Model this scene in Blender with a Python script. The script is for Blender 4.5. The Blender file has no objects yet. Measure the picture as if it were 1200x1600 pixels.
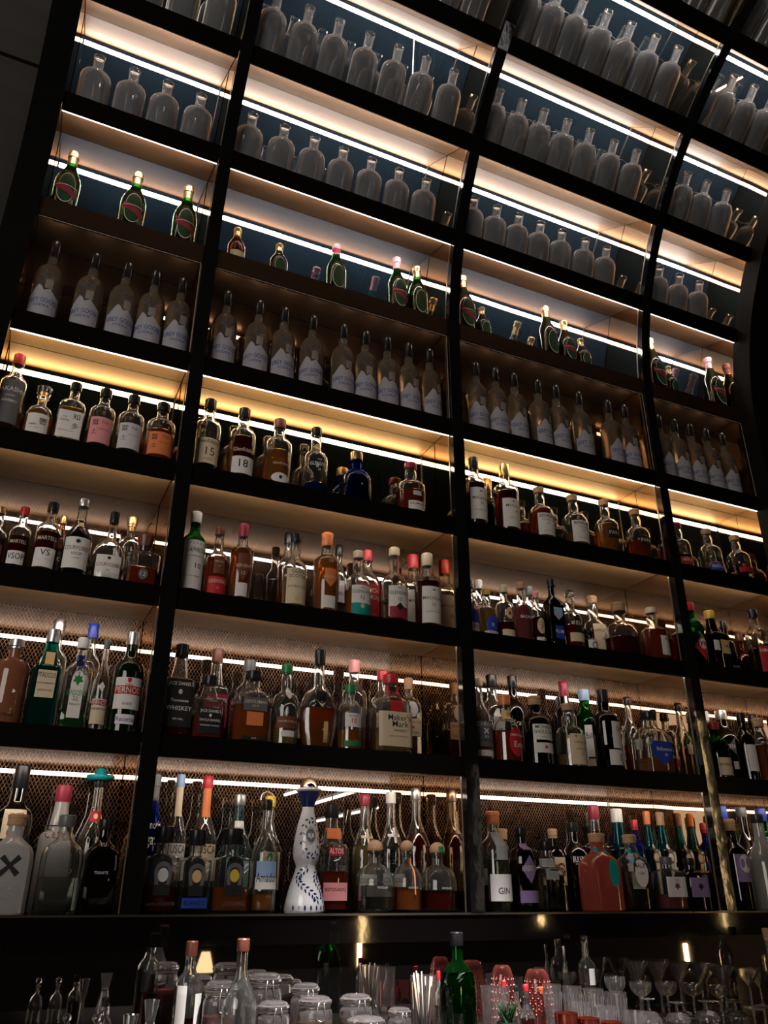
import bpy, math, random
from mathutils import Vector
random.seed(7)
S = bpy.context.scene
COL = S.collection
K = .75          # one survey unit in metres
ZC = 1.32        # eye height
# ---------------------------------------------------------------- survey of the wall (camera stands 3 units off it)
F = 1267.0; YAW = math.radians(24.538); PIT = math.radians(25.279); ROL = math.radians(-0.18)
def W(x, y, z): return Vector((x*K, y*K, z*K+ZC))
def ray(px, py):
    a = (px-600)/F; b = (800-py)/F; c, s = math.cos(ROL), math.sin(ROL)
    u = c*a+s*b; v = -s*a+c*b
    fy = math.cos(PIT)-v*math.sin(PIT); z = math.sin(PIT)+v*math.cos(PIT)
    return u*math.cos(YAW)+fy*math.sin(YAW), -u*math.sin(YAW)+fy*math.cos(YAW), z
def at_y(px, py, Y):
    x, y, z = ray(px, py); t = (Y+3)/y
    return x*t, z*t
R = 2.2; Z0 = 2.57; CY = -2.2
ST = {0: -.059, 1: .515, 2: 1.063, 3: 1.603, 4: 2.145, 5: 2.757}
SB = {0: -.155, 1: .438, 2: .984, 3: 1.519, 4: 2.055, 5: 2.655}
TH = {6: .332, 7: .5747, 8: .8184, 9: 1.0437, 10: 1.27}
def curve_pt(s, d=0.0):
    """s = height up to Z0, then continues as Z0+angle; d = depth into the wall -> (y, z, tilt)"""
    if s <= Z0: return d, s, 0.0
    t = s-Z0
    return CY+(R+d)*math.cos(t), Z0+(R+d)*math.sin(t), t
def frame(k):
    if k <= 5: return (0, ST[k]), (1, 0), (0, 1), 0.0
    t = TH[k]; return (CY+R*math.cos(t), Z0+R*math.sin(t)), (math.cos(t), math.sin(t)), (-math.sin(t), math.cos(t)), t
def bframe(k):
    if k <= 5: return (0, SB[k]), (1, 0), (0, 1), 0.0
    t = TH[k]-.039; return (CY+R*math.cos(t), Z0+R*math.sin(t)), (math.cos(t), math.sin(t)), (-math.sin(t), math.cos(t)), t
def place(px, py, k, d):
    o, e, n, t = frame(k); x, y, z = ray(px, py)
    q = ((o[0]+3+e[0]*d)*e[0]+(o[1]+e[1]*d)*e[1])/(y*e[0]+z*e[1])
    X, Y, Z = x*q, y*q-3, z*q
    dist = math.sqrt(X*X+(Y+3)**2+Z*Z)*math.cos(math.atan(math.hypot(px-600, py-800)/F))
    return X, (Y-o[0])*n[0]+(Z-o[1])*n[1], dist
def on_shelf(X, k, d, h=0):
    o, e, n, t = frame(k)
    return W(X, o[0]+e[0]*d+n[0]*h, o[1]+e[1]*d+n[1]*h), t
DEPTH = {0: .37, 1: .37, 2: .37, 3: .18, 4: .26, 5: .30, 6: .31, 7: .31, 8: .31, 9: .31}
BAYS = [(-.279, .44), (.50, 1.735), (1.797, 3.034), (3.093, 3.808)]
BAYN = ['far-left bay', 'centre-left bay', 'centre-right bay', 'far-right bay']
ROWN = ['lowest tier', 'second tier up', 'third tier up', 'fourth tier up', 'frosted-bottle tier', 'champagne tier', 'first tier over the champagne',
        'second tier over the champagne', 'third tier over the champagne', 'topmost tier']
# ---------------------------------------------------------------- materials
def mat(name, build):
    m = bpy.data.materials.new(name); m.use_nodes = True
    nt = m.node_tree; nt.nodes.clear()
    out = nt.nodes.new('ShaderNodeOutputMaterial')
    s = build(nt)
    nt.links.new(s, out.inputs[0]); return m
def N(nt, t, **kw):
    n = nt.nodes.new('ShaderNode'+t)
    for k_, v in kw.items():
        if k_.startswith('_'): setattr(n, k_[1:], v)
        else:
            key = k_.replace('0', ' ')
            i = n.inputs[int(k_[1:])] if k_[0] == 'i' and k_[1:].isdigit() else n.inputs[key]
            if hasattr(v, 'is_linked') or isinstance(v, bpy.types.NodeSocket): nt.links.new(v, i)
            else: i.default_value = (*v, 1) if isinstance(v, tuple) and len(v) == 3 and i.type == 'RGBA' else v
    return n
MC = {}
def pri(name, col, rough=.5, metal=0, spec=.5, coat=0, noise=0, scale=30, bump=0, emit=0, stretch=None):
    if name in MC: return MC[name]
    def b(nt):
        p = N(nt, 'BsdfPrincipled', Base0Color=col, Roughness=rough, Metallic=metal)
        p.inputs['Specular IOR Level'].default_value = spec
        p.inputs['Coat Weight'].default_value = coat
        if emit: p.inputs['Emission Color'].default_value = (*col, 1); p.inputs['Emission Strength'].default_value = emit
        if noise or bump:
            tc = N(nt, 'TexCoord'); mp = N(nt, 'Mapping', Vector=tc.outputs['Object'])
            if stretch: mp.inputs['Scale'].default_value = stretch
            nz = N(nt, 'TexNoise', Vector=mp.outputs[0], Scale=scale, Detail=4.0)
            if noise:
                mx = N(nt, 'MixRGB', Fac=nz.outputs[0], Color1=tuple(c*(1-noise) for c in col), Color2=tuple(min(1, c*(1+noise)) for c in col))
                nt.links.new(mx.outputs[0], p.inputs['Base Color'])
            if bump:
                bp = N(nt, 'Bump', Height=nz.outputs[0], Strength=bump, Distance=.002)
                nt.links.new(bp.outputs[0], p.inputs['Normal'])
        return p.outputs[0]
    MC[name] = mat(name, b); return MC[name]
def thin_glass(name, tint, body=.12, gloss=.9, edge=2.2, scatter=(.8, .8, .8)):
    """thin-walled glass: clear face-on, denser towards its edges, with sharp reflections"""
    if name in MC: return MC[name]
    def b(nt):
        lw = N(nt, 'LayerWeight', Blend=.35)
        pw = N(nt, 'Math', _operation='POWER', i0=lw.outputs['Facing'], i1=edge)
        tm = N(nt, 'MixRGB', Fac=pw.outputs[0], Color1=tint, Color2=tuple(c*.12 for c in tint))
        tr = N(nt, 'BsdfTransparent', Color=tm.outputs[0])
        df = N(nt, 'BsdfDiffuse', Color=scatter); tl = N(nt, 'BsdfTranslucent', Color=scatter)
        sc = N(nt, 'MixShader', Fac=.5, i1=df.outputs[0], i2=tl.outputs[0])
        f1 = N(nt, 'Math', _operation='MULTIPLY_ADD', i0=pw.outputs[0], i1=.45, i2=body)
        f1.use_clamp = True
        m1 = N(nt, 'MixShader', Fac=f1.outputs[0], i1=tr.outputs[0], i2=sc.outputs[0])
        gl = N(nt, 'BsdfGlossy', Color=(gloss, gloss, gloss), Roughness=.03)
        l2 = N(nt, 'LayerWeight', Blend=.5)
        p5 = N(nt, 'Math', _operation='POWER', i0=l2.outputs['Facing'], i1=4.0)
        f2 = N(nt, 'Math', _operation='MULTIPLY_ADD', i0=p5.outputs[0], i1=.85, i2=.06)
        return N(nt, 'MixShader', Fac=f2.outputs[0], i1=m1.outputs[0], i2=gl.outputs[0]).outputs[0]
    MC[name] = mat(name, b); return MC[name]
def wall_glass(name, tint, body, scatter, rough=.0):
    """blown glass with real walls: refracts, plus a little haze and colour in the glass"""
    if name in MC: return MC[name]
    def b(nt):
        gl = N(nt, 'BsdfGlass', Color=tint, Roughness=rough, IOR=1.46)
        df = N(nt, 'BsdfDiffuse', Color=scatter); tl = N(nt, 'BsdfTranslucent', Color=scatter)
        sc = N(nt, 'MixShader', Fac=.5, i1=df.outputs[0], i2=tl.outputs[0])
        return N(nt, 'MixShader', Fac=body, i1=gl.outputs[0], i2=sc.outputs[0]).outputs[0]
    MC[name] = mat(name, b); return MC[name]
def liquid(name, col, glow=.25):
    if name in MC: return MC[name]
    def b(nt):
        rf = N(nt, 'BsdfRefraction', Color=col, Roughness=.05, IOR=1.34)
        tl = N(nt, 'BsdfTranslucent', Color=tuple(min(1, c*1.05) for c in col)); df = N(nt, 'BsdfDiffuse', Color=col)
        a = N(nt, 'MixShader', Fac=.45, i1=tl.outputs[0], i2=df.outputs[0])
        return N(nt, 'MixShader', Fac=glow, i1=rf.outputs[0], i2=a.outputs[0]).outputs[0]
    MC[name] = mat(name, b); return MC[name]
PAL = {'w': (.78, .76, .73), 'c': (.72, .6, .42), 'k': (.012, .012, .014), 'r': (.5, .02, .03), 'b': (.02, .06, .42), 'g': (.01, .22, .06),
       't': (.0, .3, .28), 'o': (.75, .22, .07), 'y': (.75, .5, .06), 'n': (.16, .05, .03), 's': (.6, .6, .62), 'd': (.72, .5, .22),
       'p': (.75, .3, .32), 'v': (.28, .2, .4), 'e': (.12, .12, .13), 'm': (.3, .02, .05), 'l': (.3, .45, .7), 'u': (.5, .22, .12),
       'W': (.8, .78, .78), 'G': (.35, .36, .36), 'f': (.3, .02, .02), 'D': (.004, .05, .012), 'Z': (.55, .60, .74), 'h': (.42, .2, .1)}
def paper(c): return pri('paper_'+c, PAL[c], .55, spec=.3)
def capm(c):
    if c in 'sd': return pri('cap_'+c, PAL[c], .28, metal=.9)
    if c == 'u': return pri('cork', (.45, .27, .15), .8, noise=.3, scale=200)
    return pri('cap_'+c, PAL[c], .25 if c == 'k' else .35, spec=.3 if c == 'k' else .5)
GL = {'x': ((.93, .95, .94), .05, (.75, .75, .73)), 'X': ((.93, .92, .90), .34, (.90, .95, 1.0)), 'g': ((.03, .3, .05), .10, (.02, .22, .03)), 'k': ((.03, .02, .015), .5, (.01, .008, .006)),
      't': ((.1, .55, .5), .2, (.02, .3, .28)), 'b': ((.02, .05, .5), .4, (.01, .03, .3)), 'n': ((.5, .18, .06), .25, (.2, .06, .02)),
      'F': ((.85, .80, .70), .34, (.62, .55, .44)), 'W': ((.7, .7, .7), .97, (.62, .61, .6)), 'c': ((.5, .2, .12), .97, (.42, .17, .09)),
      'q': ((.55, .8, .85), .12, (.3, .5, .55)), 'p': ((.9, .4, .35), .55, (.75, .18, .13)), 'D': ((.01, .06, .015), .55, (.008, .03, .01)), 'f': ((.85, .87, .85), .6, (.5, .52, .5)),
      'S': ((.1, .45, .5), .22, (.02, .22, .28))}
WALLED = 'xXgtqSnFb'
def glassm(c):
    t, b, s = GL[c]
    if c in WALLED:
        q = lambda v: max(v, 1e-4)**.5
        return wall_glass('glass_'+c, tuple(q(v) for v in t), {'x': .035, 'X': .25, 'F': .30}.get(c, b*.5), s, .12 if c == 'F' else 0)
    return thin_glass('glass_'+c, t, b, scatter=s, edge=1.6)
def contactm(c):
    t, b, s = GL[c]
    return thin_glass('filled_glass_'+c, t if c in 'xX' else tuple(min(1, v**.5) for v in t), 0.0, scatter=(.02, .02, .02), edge=3)
LQ = {'a': (.95, .36, .08), 'A': (.80, .22, .05), 'r': (.75, .10, .04), 'm': (.32, .03, .025), 'k': (.03, .012, .01), 'y': (.85, .6, .25), 'w': (.85, .86, .82),
      'b': (.02, .05, .4), 'p': (.75, .2, .22), 't': (.05, .45, .4), 'g': (.1, .35, .1)}
def liqm(c): return liquid('liquor_'+c, LQ[c], {'w': .02, 'a': .42, 'r': .42, 'A': .40, 'p': .5, 'y': .3}.get(c, .3))
# ---------------------------------------------------------------- mesh helpers
def new_mesh(name, v, f, mats, fm=None, smooth=True):
    me = bpy.data.meshes.new(name); me.from_pydata([tuple(p) for p in v], [], f)
    for m in mats: me.materials.append(m)
    if fm: me.polygons.foreach_set('material_index', fm)
    if smooth is True: me.polygons.foreach_set('use_smooth', [True]*len(f))
    me.update(); return me
def link(name, me, parent=None, loc=(0, 0, 0), rot=(0, 0, 0)):
    o = bpy.data.objects.new(name, me); COL.objects.link(o)
    o.parent = parent; o.location = loc; o.rotation_euler = rot; return o
def tag(o, label, cat, group=None):
    o['label'] = label; o['category'] = cat
    if group: o['group'] = group
    return o
def struct(o): o['kind'] = 'structure'; return o
def empty(name, loc, rot=(0, 0, 0)): return link(name, None, None, loc, rot)
def section(phi, n, flat):
    c, s = math.cos(phi), math.sin(phi)
    if n == 2: return c, s*flat
    q = (abs(c)**n+abs(s)**n)**(-1/n); return c*q, s*q*flat
def lathe(name, prof, mats, seg=24, n=2, flat=1.0, cap_top=True, cap_bot=True, sharp=True):
    """prof: (radius, z) pairs in metres; the neck becomes round wherever the radius is small"""
    v, f = [], []; rm = max(p[0] for p in prof)
    for r, z in prof:
        w = 1.0 if n == 2 else min(1, max(0, (r/rm-.5)/.35))
        for i in range(seg):
            ph = 2*math.pi*i/seg
            a = section(ph, n, flat); b = (math.cos(ph), math.sin(ph))
            fl = w if n != 2 else min(1, max(0, (r/rm-.45)/.4))
            if n == 2: a = (b[0], b[1]*flat)
            v.append((r*(a[0]*fl+b[0]*(1-fl)), r*(a[1]*fl+b[1]*(1-fl)), z))
    for j in range(len(prof)-1):
        for i in range(seg):
            i2 = (i+1) % seg; f.append((j*seg+i, j*seg+i2, (j+1)*seg+i2, (j+1)*seg+i))
    if cap_bot: f.append(tuple(reversed(range(seg))))
    if cap_top: f.append(tuple((len(prof)-1)*seg+i for i in range(seg)))
    me = new_mesh(name, v, f, mats)
    if sharp:
        try: me.set_sharp_from_angle(angle=math.radians(38))
        except Exception: pass
    return me
def interp(prof, z):
    if z <= prof[0][1]: return prof[0][0]
    for (r0, z0), (r1, z1) in zip(prof, prof[1:]):
        if z <= z1: return r0+(r1-r0)*(z-z0)/max(1e-9, z1-z0)
    return prof[-1][0]
class MB:
    def __init__(s): s.v = []; s.f = []; s.m = []
    def box(s, a, b, m=0):
        o = len(s.v); (x0, y0, z0), (x1, y1, z1) = a, b
        s.v += [(x0, y0, z0), (x1, y0, z0), (x1, y1, z0), (x0, y1, z0), (x0, y0, z1), (x1, y0, z1), (x1, y1, z1), (x0, y1, z1)]
        s.f += [tuple(o+i for i in q) for q in ((3, 2, 1, 0), (4, 5, 6, 7), (0, 1, 5, 4), (1, 2, 6, 5), (2, 3, 7, 6), (3, 0, 4, 7))]
        s.m += [m]*6
    def tube(s, pts, r, seg=8, m=0, closed=False):
        pts = [Vector(p) for p in pts]; o = len(s.v); n = len(pts)
        for i, p in enumerate(pts):
            a = pts[(i-1) % n] if closed or i else p; b = pts[(i+1) % n] if closed or i < n-1 else p
            d = (b-a).normalized(); u = d.orthogonal().normalized() if i == 0 else (pu-d*pu.dot(d)).normalized(); pu = u; w = d.cross(u)
            rr = r[i] if isinstance(r, (list, tuple)) else r
            for j in range(seg):
                t = 2*math.pi*j/seg; s.v.append(tuple(p+(u*math.cos(t)+w*math.sin(t))*rr))
        for i in range(n if closed else n-1):
            i2 = (i+1) % n
            for j in range(seg):
                j2 = (j+1) % seg; s.f.append((o+i*seg+j, o+i*seg+j2, o+i2*seg+j2, o+i2*seg+j)); s.m.append(m)
        if not closed:
            s.f.append(tuple(o+j for j in reversed(range(seg)))); s.f.append(tuple(o+(n-1)*seg+j for j in range(seg))); s.m += [m, m]
    def obj(s, name, mats, parent=None, smooth=False, loc=(0, 0, 0), rot=(0, 0, 0)):
        return link(name, new_mesh(name, s.v, s.f, mats, s.m, smooth), parent, loc, rot)
def swept(name, x0, x1, svals, d0, d1, mats, parent=None, fm=None):
    """solid between x0..x1 whose section follows the wall's curve from depth d0 to d1"""
    v, f, m = [], [], []
    for s in svals:
        for d in (d0, d1):
            y, z, t = curve_pt(s, d); v += [tuple(W(x0, y, z)), tuple(W(x1, y, z))]
    for i in range(len(svals)-1):
        a = i*4; b = a+4
        f += [(a, a+1, b+1, b), (a+1, a+3, b+3, b+1), (a+3, a+2, b+2, b+3), (a+2, a, b, b+2)]
        m += [0, 1, 0, 1]
    f += [(0, 2, 3, 1), (b, b+1, b+3, b+2)]; m += [0, 0]
    return link(name, new_mesh(name, v, f, mats, m if len(mats) > 1 else None, False), parent)
# ---------------------------------------------------------------- lettering
TX = {}
def text_mesh(s):
    if s in TX: return TX[s]
    cu = bpy.data.curves.new('t', 'FONT'); cu.body = s; cu.align_x = 'CENTER'; cu.align_y = 'CENTER'; cu.resolution_u = 2; cu.offset = .003
    o = bpy.data.objects.new('t', cu); COL.objects.link(o)
    dg = bpy.context.evaluated_depsgraph_get(); dg.update()
    ev = o.evaluated_get(dg); me = ev.to_mesh()
    v = [tuple(q.co) for q in me.vertices]; f = [tuple(p.vertices) for p in me.polygons]; ev.to_mesh_clear()
    bpy.data.objects.remove(o); bpy.data.curves.remove(cu)
    if v:
        x0 = min(p[0] for p in v); x1 = max(p[0] for p in v); y0 = min(p[1] for p in v); y1 = max(p[1] for p in v)
        v = [(p[0]-(x0+x1)/2, p[1]-(y0+y1)/2) for p in v]; TX[s] = (v, f, x1-x0, y1-y0)
    else: TX[s] = ([], [], 1, 1)
    return TX[s]
def disc_shape(kind):
    """outline drawings for emblems, half-height 1"""
    p = raw_shape(kind)
    if len(p) > 13 or kind in ('plus', 'bone', 'leaf', 'bird'): return p
    return [(p[i][0]+(p[(i+1) % len(p)][0]-p[i][0])*j/6, p[i][1]+(p[(i+1) % len(p)][1]-p[i][1])*j/6) for i in range(len(p)) for j in range(6)]
def raw_shape(kind):
    if kind == 'oval': return [(.8*math.cos(t/14*math.pi), math.sin(t/14*math.pi)) for t in range(28)]
    if kind == 'dia': return [(0, -1), (1, 0), (0, 1), (-1, 0)]
    if kind == 'arch': return [(-.62, -1), (.62, -1), (.62, .5)]+[(.62*math.cos(t/8*math.pi), .5+.5*math.sin(t/8*math.pi)) for t in range(1, 8)]+[(-.62, .5)]
    if kind == 'shield': return [(-.75, 1), (.75, 1), (.75, -.2), (0, -1), (-.75, -.2)]
    if kind == 'leaf': return [(0, -1), (.35, -.4), (.95, -.3), (.6, .15), (.75, .6), (.25, .45), (0, 1), (-.25, .45), (-.75, .6), (-.6, .15), (-.95, -.3), (-.35, -.4)]
    if kind == 'plus': return [(-.18, -1), (.18, -1), (.18, -.18), (1, -.18), (1, .18), (.18, .18), (.18, 1), (-.18, 1), (-.18, .18), (-1, .18), (-1, -.18), (-.18, -.18)]
    if kind == 'bird': return [(-1, .1), (-.5, .25), (-.2, .9), (.1, .3), (.6, .25), (1, .55), (.85, .15), (.3, -.15), (-.1, -.5), (-.4, -.1)]
    if kind == 'shoe': return [(math.cos(t/12*math.pi)*.85, .1+math.sin(t/12*math.pi)*.9) for t in range(13)]+[(-.7, -1), (-.35, -1), (-.45, .1)]+[(-math.cos(t/8*math.pi)*.5, .1+math.sin(t/8*math.pi)*.5) for t in range(9)]+[(.35, -1), (.7, -1)]
    if kind == 'bone': return [(-1, .62), (-.62, 1), (0, .28), (.62, 1), (1, .62), (.28, 0), (1, -.62), (.62, -1), (0, -.28), (-.62, -1), (-1, -.62), (-.28, 0)]
    if kind == 'tag': return [(-1, -.55), (1, -.55), (1, .55), (-1, .55)]
def surf(prof, x, z, n, flat, off, sc=1.0):
    r = interp(prof, z)+off
    if n == 2:
        ph = x/r; return (r*math.sin(ph), -r*flat*math.cos(ph) if abs(ph) < 3.1 else r, z)
    q = min(.999, abs(x)/r); return (x, -r*flat*(1-q**n)**(1/n), z)
LAY = [0]
def wrap_label(spec, prof, H, Rm, n, flat, root, lay=0):
    """spec: z0:z1:halfwidth:colour[:shape];text@z,h,colour[,dx];... z and h as fractions of the bottle's height, halfwidth as a fraction of its radius"""
    parts = spec.split(';'); h = parts[0].split(':'); z0, z1, hw, col = float(h[0])*H, float(h[1])*H, float(h[2])*Rm, h[3]
    shape = h[4] if len(h) > 4 else None; cx = float(h[5])*Rm if len(h) > 5 else 0
    v, f, m = [], [], []; mats = [paper(col)] if col != '-' else [paper('w')]
    if col != '-':
        if shape and shape not in ('mt', 'sash', 'tag'):
            pts = disc_shape(shape); zc = (z0+z1)/2; hh = (z1-z0)/2; k0 = len(v)
            for sc in (0.02, .4, .7, 1.0):
                for (a, b) in pts: v.append(surf(prof, cx+a*sc*hw, zc+b*sc*hh, n, flat, .0006+lay*.0005))
            L = len(pts)
            for j in range(3):
                for i in range(L):
                    i2 = (i+1) % L; f.append((j*L+i, j*L+i2, (j+1)*L+i2, (j+1)*L+i)); m.append(0)
        else:
            A, B = 12, 6
            for j in range(B+1):
                for i in range(A+1):
                    x = -hw+2*hw*i/A
                    top = z1
                    if shape == 'mt': top = z0+(z1-z0)*(.70, .72, .80, .90, 1, .95, .82, .86, .90, .82, .76, .72, .70)[i]
                    sk = -.5*(z1-z0)*x/hw*1.6 if shape == 'sash' else 0
                    v.append(surf(prof, cx+x, z0+(top-z0)*j/B+sk, n, flat, .0006+lay*.0005))
            for j in range(B):
                for i in range(A):
                    a = j*(A+1)+i; f.append((a, a+1, a+A+2, a+A+1)); m.append(0)
    for tx in parts[1:]:
        if not tx: continue
        s, q = tx.rsplit('@', 1); q = q.split(','); zc, hh, c = float(q[0])*H, float(q[1])*H, q[2]; dx = float(q[3])*Rm if len(q) > 3 else 0
        mc = paper(c)
        if mc not in mats: mats.append(mc)
        mi = mats.index(mc); k0 = len(v)
        if s.startswith('#'):
            pts = disc_shape(s[1:]); L = len(pts); asp = float(q[4]) if len(q) > 4 else 1
            v.append(surf(prof, cx+dx, zc, n, flat, .0011+lay*.0005))
            for a, b in pts: v.append(surf(prof, cx+dx+a*hh/2*asp, zc+b*hh/2, n, flat, .0011+lay*.0005))
            if s[1:] in ('shoe', 'bone', 'plus', 'leaf', 'bird'): f.append(tuple(k0+1+i for i in range(L))); m.append(mi)
            else:
                for i in range(L): f.append((k0, k0+1+i, k0+1+(i+1) % L)); m.append(mi)
        else:
            tv, tf, tw, th = text_mesh(s); sc = hh/th; sx = min(sc, 1.86*hw/tw)
            for a, b in tv: v.append(surf(prof, cx+dx+a*sx, zc+b*sc, n, flat, .0011+lay*.0005))
            for q_ in tf: f.append(tuple(k0+i for i in q_)); m.append(mi)
    if f: link('label', new_mesh('label', v, f, mats, m, False), root)
# ---------------------------------------------------------------- bottle shapes: (z, radius) as fractions, cap start, cap radius
SH = {
 'A': ([(0, .9), (.012, 1), (.58, 1), (.64, .95), (.68, .8), (.72, .52), (.76, .40), (.80, .38), (.90, .37), (.91, .42), (.93, .42)], .865, .44, 2, 1),
 'B': ([(0, .88), (.015, .98), (.3, 1), (.50, 1), (.56, .94), (.61, .76), (.65, .48), (.69, .38), (.76, .42), (.82, .40), (.87, .34), (.90, .34), (.91, .38), (.93, .38)], .89, .42, 2, 1),
 'C': ([(0, .86), (.015, .92), (.45, .98), (.60, 1), (.65, .96), (.68, .78), (.71, .5), (.74, .42), (.92, .37)], .83, .42, 2, 1),
 'D': ([(0, .95), (.015, 1), (.55, 1), (.585, .97), (.61, .85), (.625, .62), (.66, .56), (.80, .42), (.9, .40)], .86, .46, 6, 1),
 'E': ([(0, .92), (.015, 1), (.48, 1), (.54, .92), (.64, .58), (.71, .38), (.76, .33), (.93, .32)], .9, .38, 2, 1),
 'M': ([(0, .9), (.012, 1), (.42, 1), (.50, .96), (.58, .82), (.66, .60), (.74, .42), (.80, .36), (.95, .33)], .78, .37, 2, 1),
 'G': ([(0, .94), (.012, 1), (.54, 1), (.60, .96), (.65, .82), (.68, .62), (.70, .44), (.72, .38), (.82, .35), (.9, .34)], .80, .40, 2, 1),
 'K': ([(0, .92), (.015, 1), (.51, 1), (.57, .985), (.62, .94), (.66, .85), (.69, .72), (.71, .56), (.722, .42), (.737, .35), (.76, .33), (.93, .33), (.94, .36), (.96, .36)], .93, .37, 2, .75),
 'P': ([(0, .85), (.03, 1), (.38, 1), (.48, .96), (.57, .80), (.62, .58), (.65, .38), (.67, .32), (.80, .32), (.81, .42), (.84, .42)], .82, .4, 2, 1),
 'Q': ([(0, .93), (.02, 1), (.56, 1), (.62, .96), (.645, .80), (.66, .5), (.68, .36), (.80, .35), (.82, .4)], .80, .56, 6, .9),
 'O': ([(0, .70), (.02, .8), (.18, .97), (.32, 1), (.44, .93), (.53, .74), (.58, .48), (.62, .30), (.66, .26), (.92, .24)], .84, .28, 2, .55),
 'H': ([(0, .94), (.02, 1), (.6, 1), (.68, .96), (.73, .82), (.76, .45), (.78, .34), (.90, .34), (.91, .5)], .88, .42, 2, 1),
 'L': ([(0, .95), (.015, 1), (.66, 1), (.72, .9), (.755, .6), (.78, .36), (.82, .34), (.95, .33)], .86, .38, 5, .8),
 'J': ([(0, .94), (.015, 1), (.52, 1), (.60, .96), (.66, .84), (.70, .66), (.74, .44), (.77, .36), (.93, .34)], .88, .42, 5, .8),
}
def make_bottle(name, kind, H, Rm, loc, tilt, glass, liq, fill, cap, labels, seg=22, capstyle=None, rotz=0, neckfoil=None):
    shp, cz, cr, n, flat = SH[kind]
    prof = [(r*Rm, z*H) for z, r in shp]
    if liq and liq != '-': prof = sorted(prof+[(interp(prof, fill*H), fill*H)], key=lambda q: q[1])
    root = empty(name, loc, (tilt, 0, rotz))
    gp_ = prof
    if glass in WALLED:      # inner wall of the glass, closing the shell at the mouth
        t_ = .0028; ip = [(r-t_, max(z, .005)) for r, z in prof if r-t_ > .001]
        gp_ = prof+[(prof[-1][0]-t_*.8, prof[-1][1])]+list(reversed(ip))
    gme = lathe('glass_body', gp_, [glassm(glass)], seg, n, flat)
    if liq and liq != '-' and glass in WALLED:     # where liquor wets the glass the wall stops refracting
        gme.materials.append(contactm(glass))
        for p_ in gme.polygons:
            if p_.center.z < fill*H: p_.material_index = 1
    link('glass_body', gme, root)
    if liq and liq != '-':
        zt = fill*H; t = .0036 if glass in WALLED else .0025
        lp = [(max(.002, r-t), max(z, .0075)) for r, z in prof if z < zt]; lp.append((max(.002, interp(prof, zt)-t), zt))
        link('liquid', lathe('liquid', lp, [liqm(liq)], seg, n, flat), root)
    add_cap(root, kind, H, Rm, cz, cr, cap, capstyle)
    for li, sp in enumerate(labels): wrap_label(sp, prof, H, Rm, n, flat, root, li)
    return root
def add_cap(root, kind, H, Rm, cz, cr, cap, style):
    c = cr*Rm; nm = 'stopper' if cap in ('u', 'x') else 'cap'
    m = glassm('x') if cap == 'x' else capm(cap)
    if style == 'ball':
        rr = .42*Rm; zc = H-rr; p = [(rr*math.sin(a/8*math.pi)+.0005, zc-rr*math.cos(a/8*math.pi)) for a in range(9)]; p = [(.3*Rm, cz*H-.012)]+p[1:]
        link('stopper', lathe('stopper', p, [m], 18, sharp=False), root); return
    if style == 'wide':      # flared stopper
        p = [(.32*Rm, (cz-.05)*H), (.34*Rm, cz*H), (.40*Rm, cz*H+.001), (.56*Rm, H*.985), (.52*Rm, H)]
    elif kind == 'M':        # champagne foil with wired cork
        p = [(.42*Rm, .73*H), (c, .79*H), (c*.95, .895*H), (c*1.12, .90*H), (c*1.15, .915*H), (c*.98, .925*H), (c*1.05, .945*H), (c*1.15, .965*H), (c*1.1, .985*H), (c*.6, H)]
    else:
        p = [(c*.98, cz*H), (c, cz*H+.001), (c, .955*H), (c*1.06, .957*H) if cap in 'uo' else (c, .957*H), (c*1.06, .99*H) if cap in 'uo' else (c, .99*H), (c*.85, H)]
    link(nm, lathe(nm, p, [m], 18), root)
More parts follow.
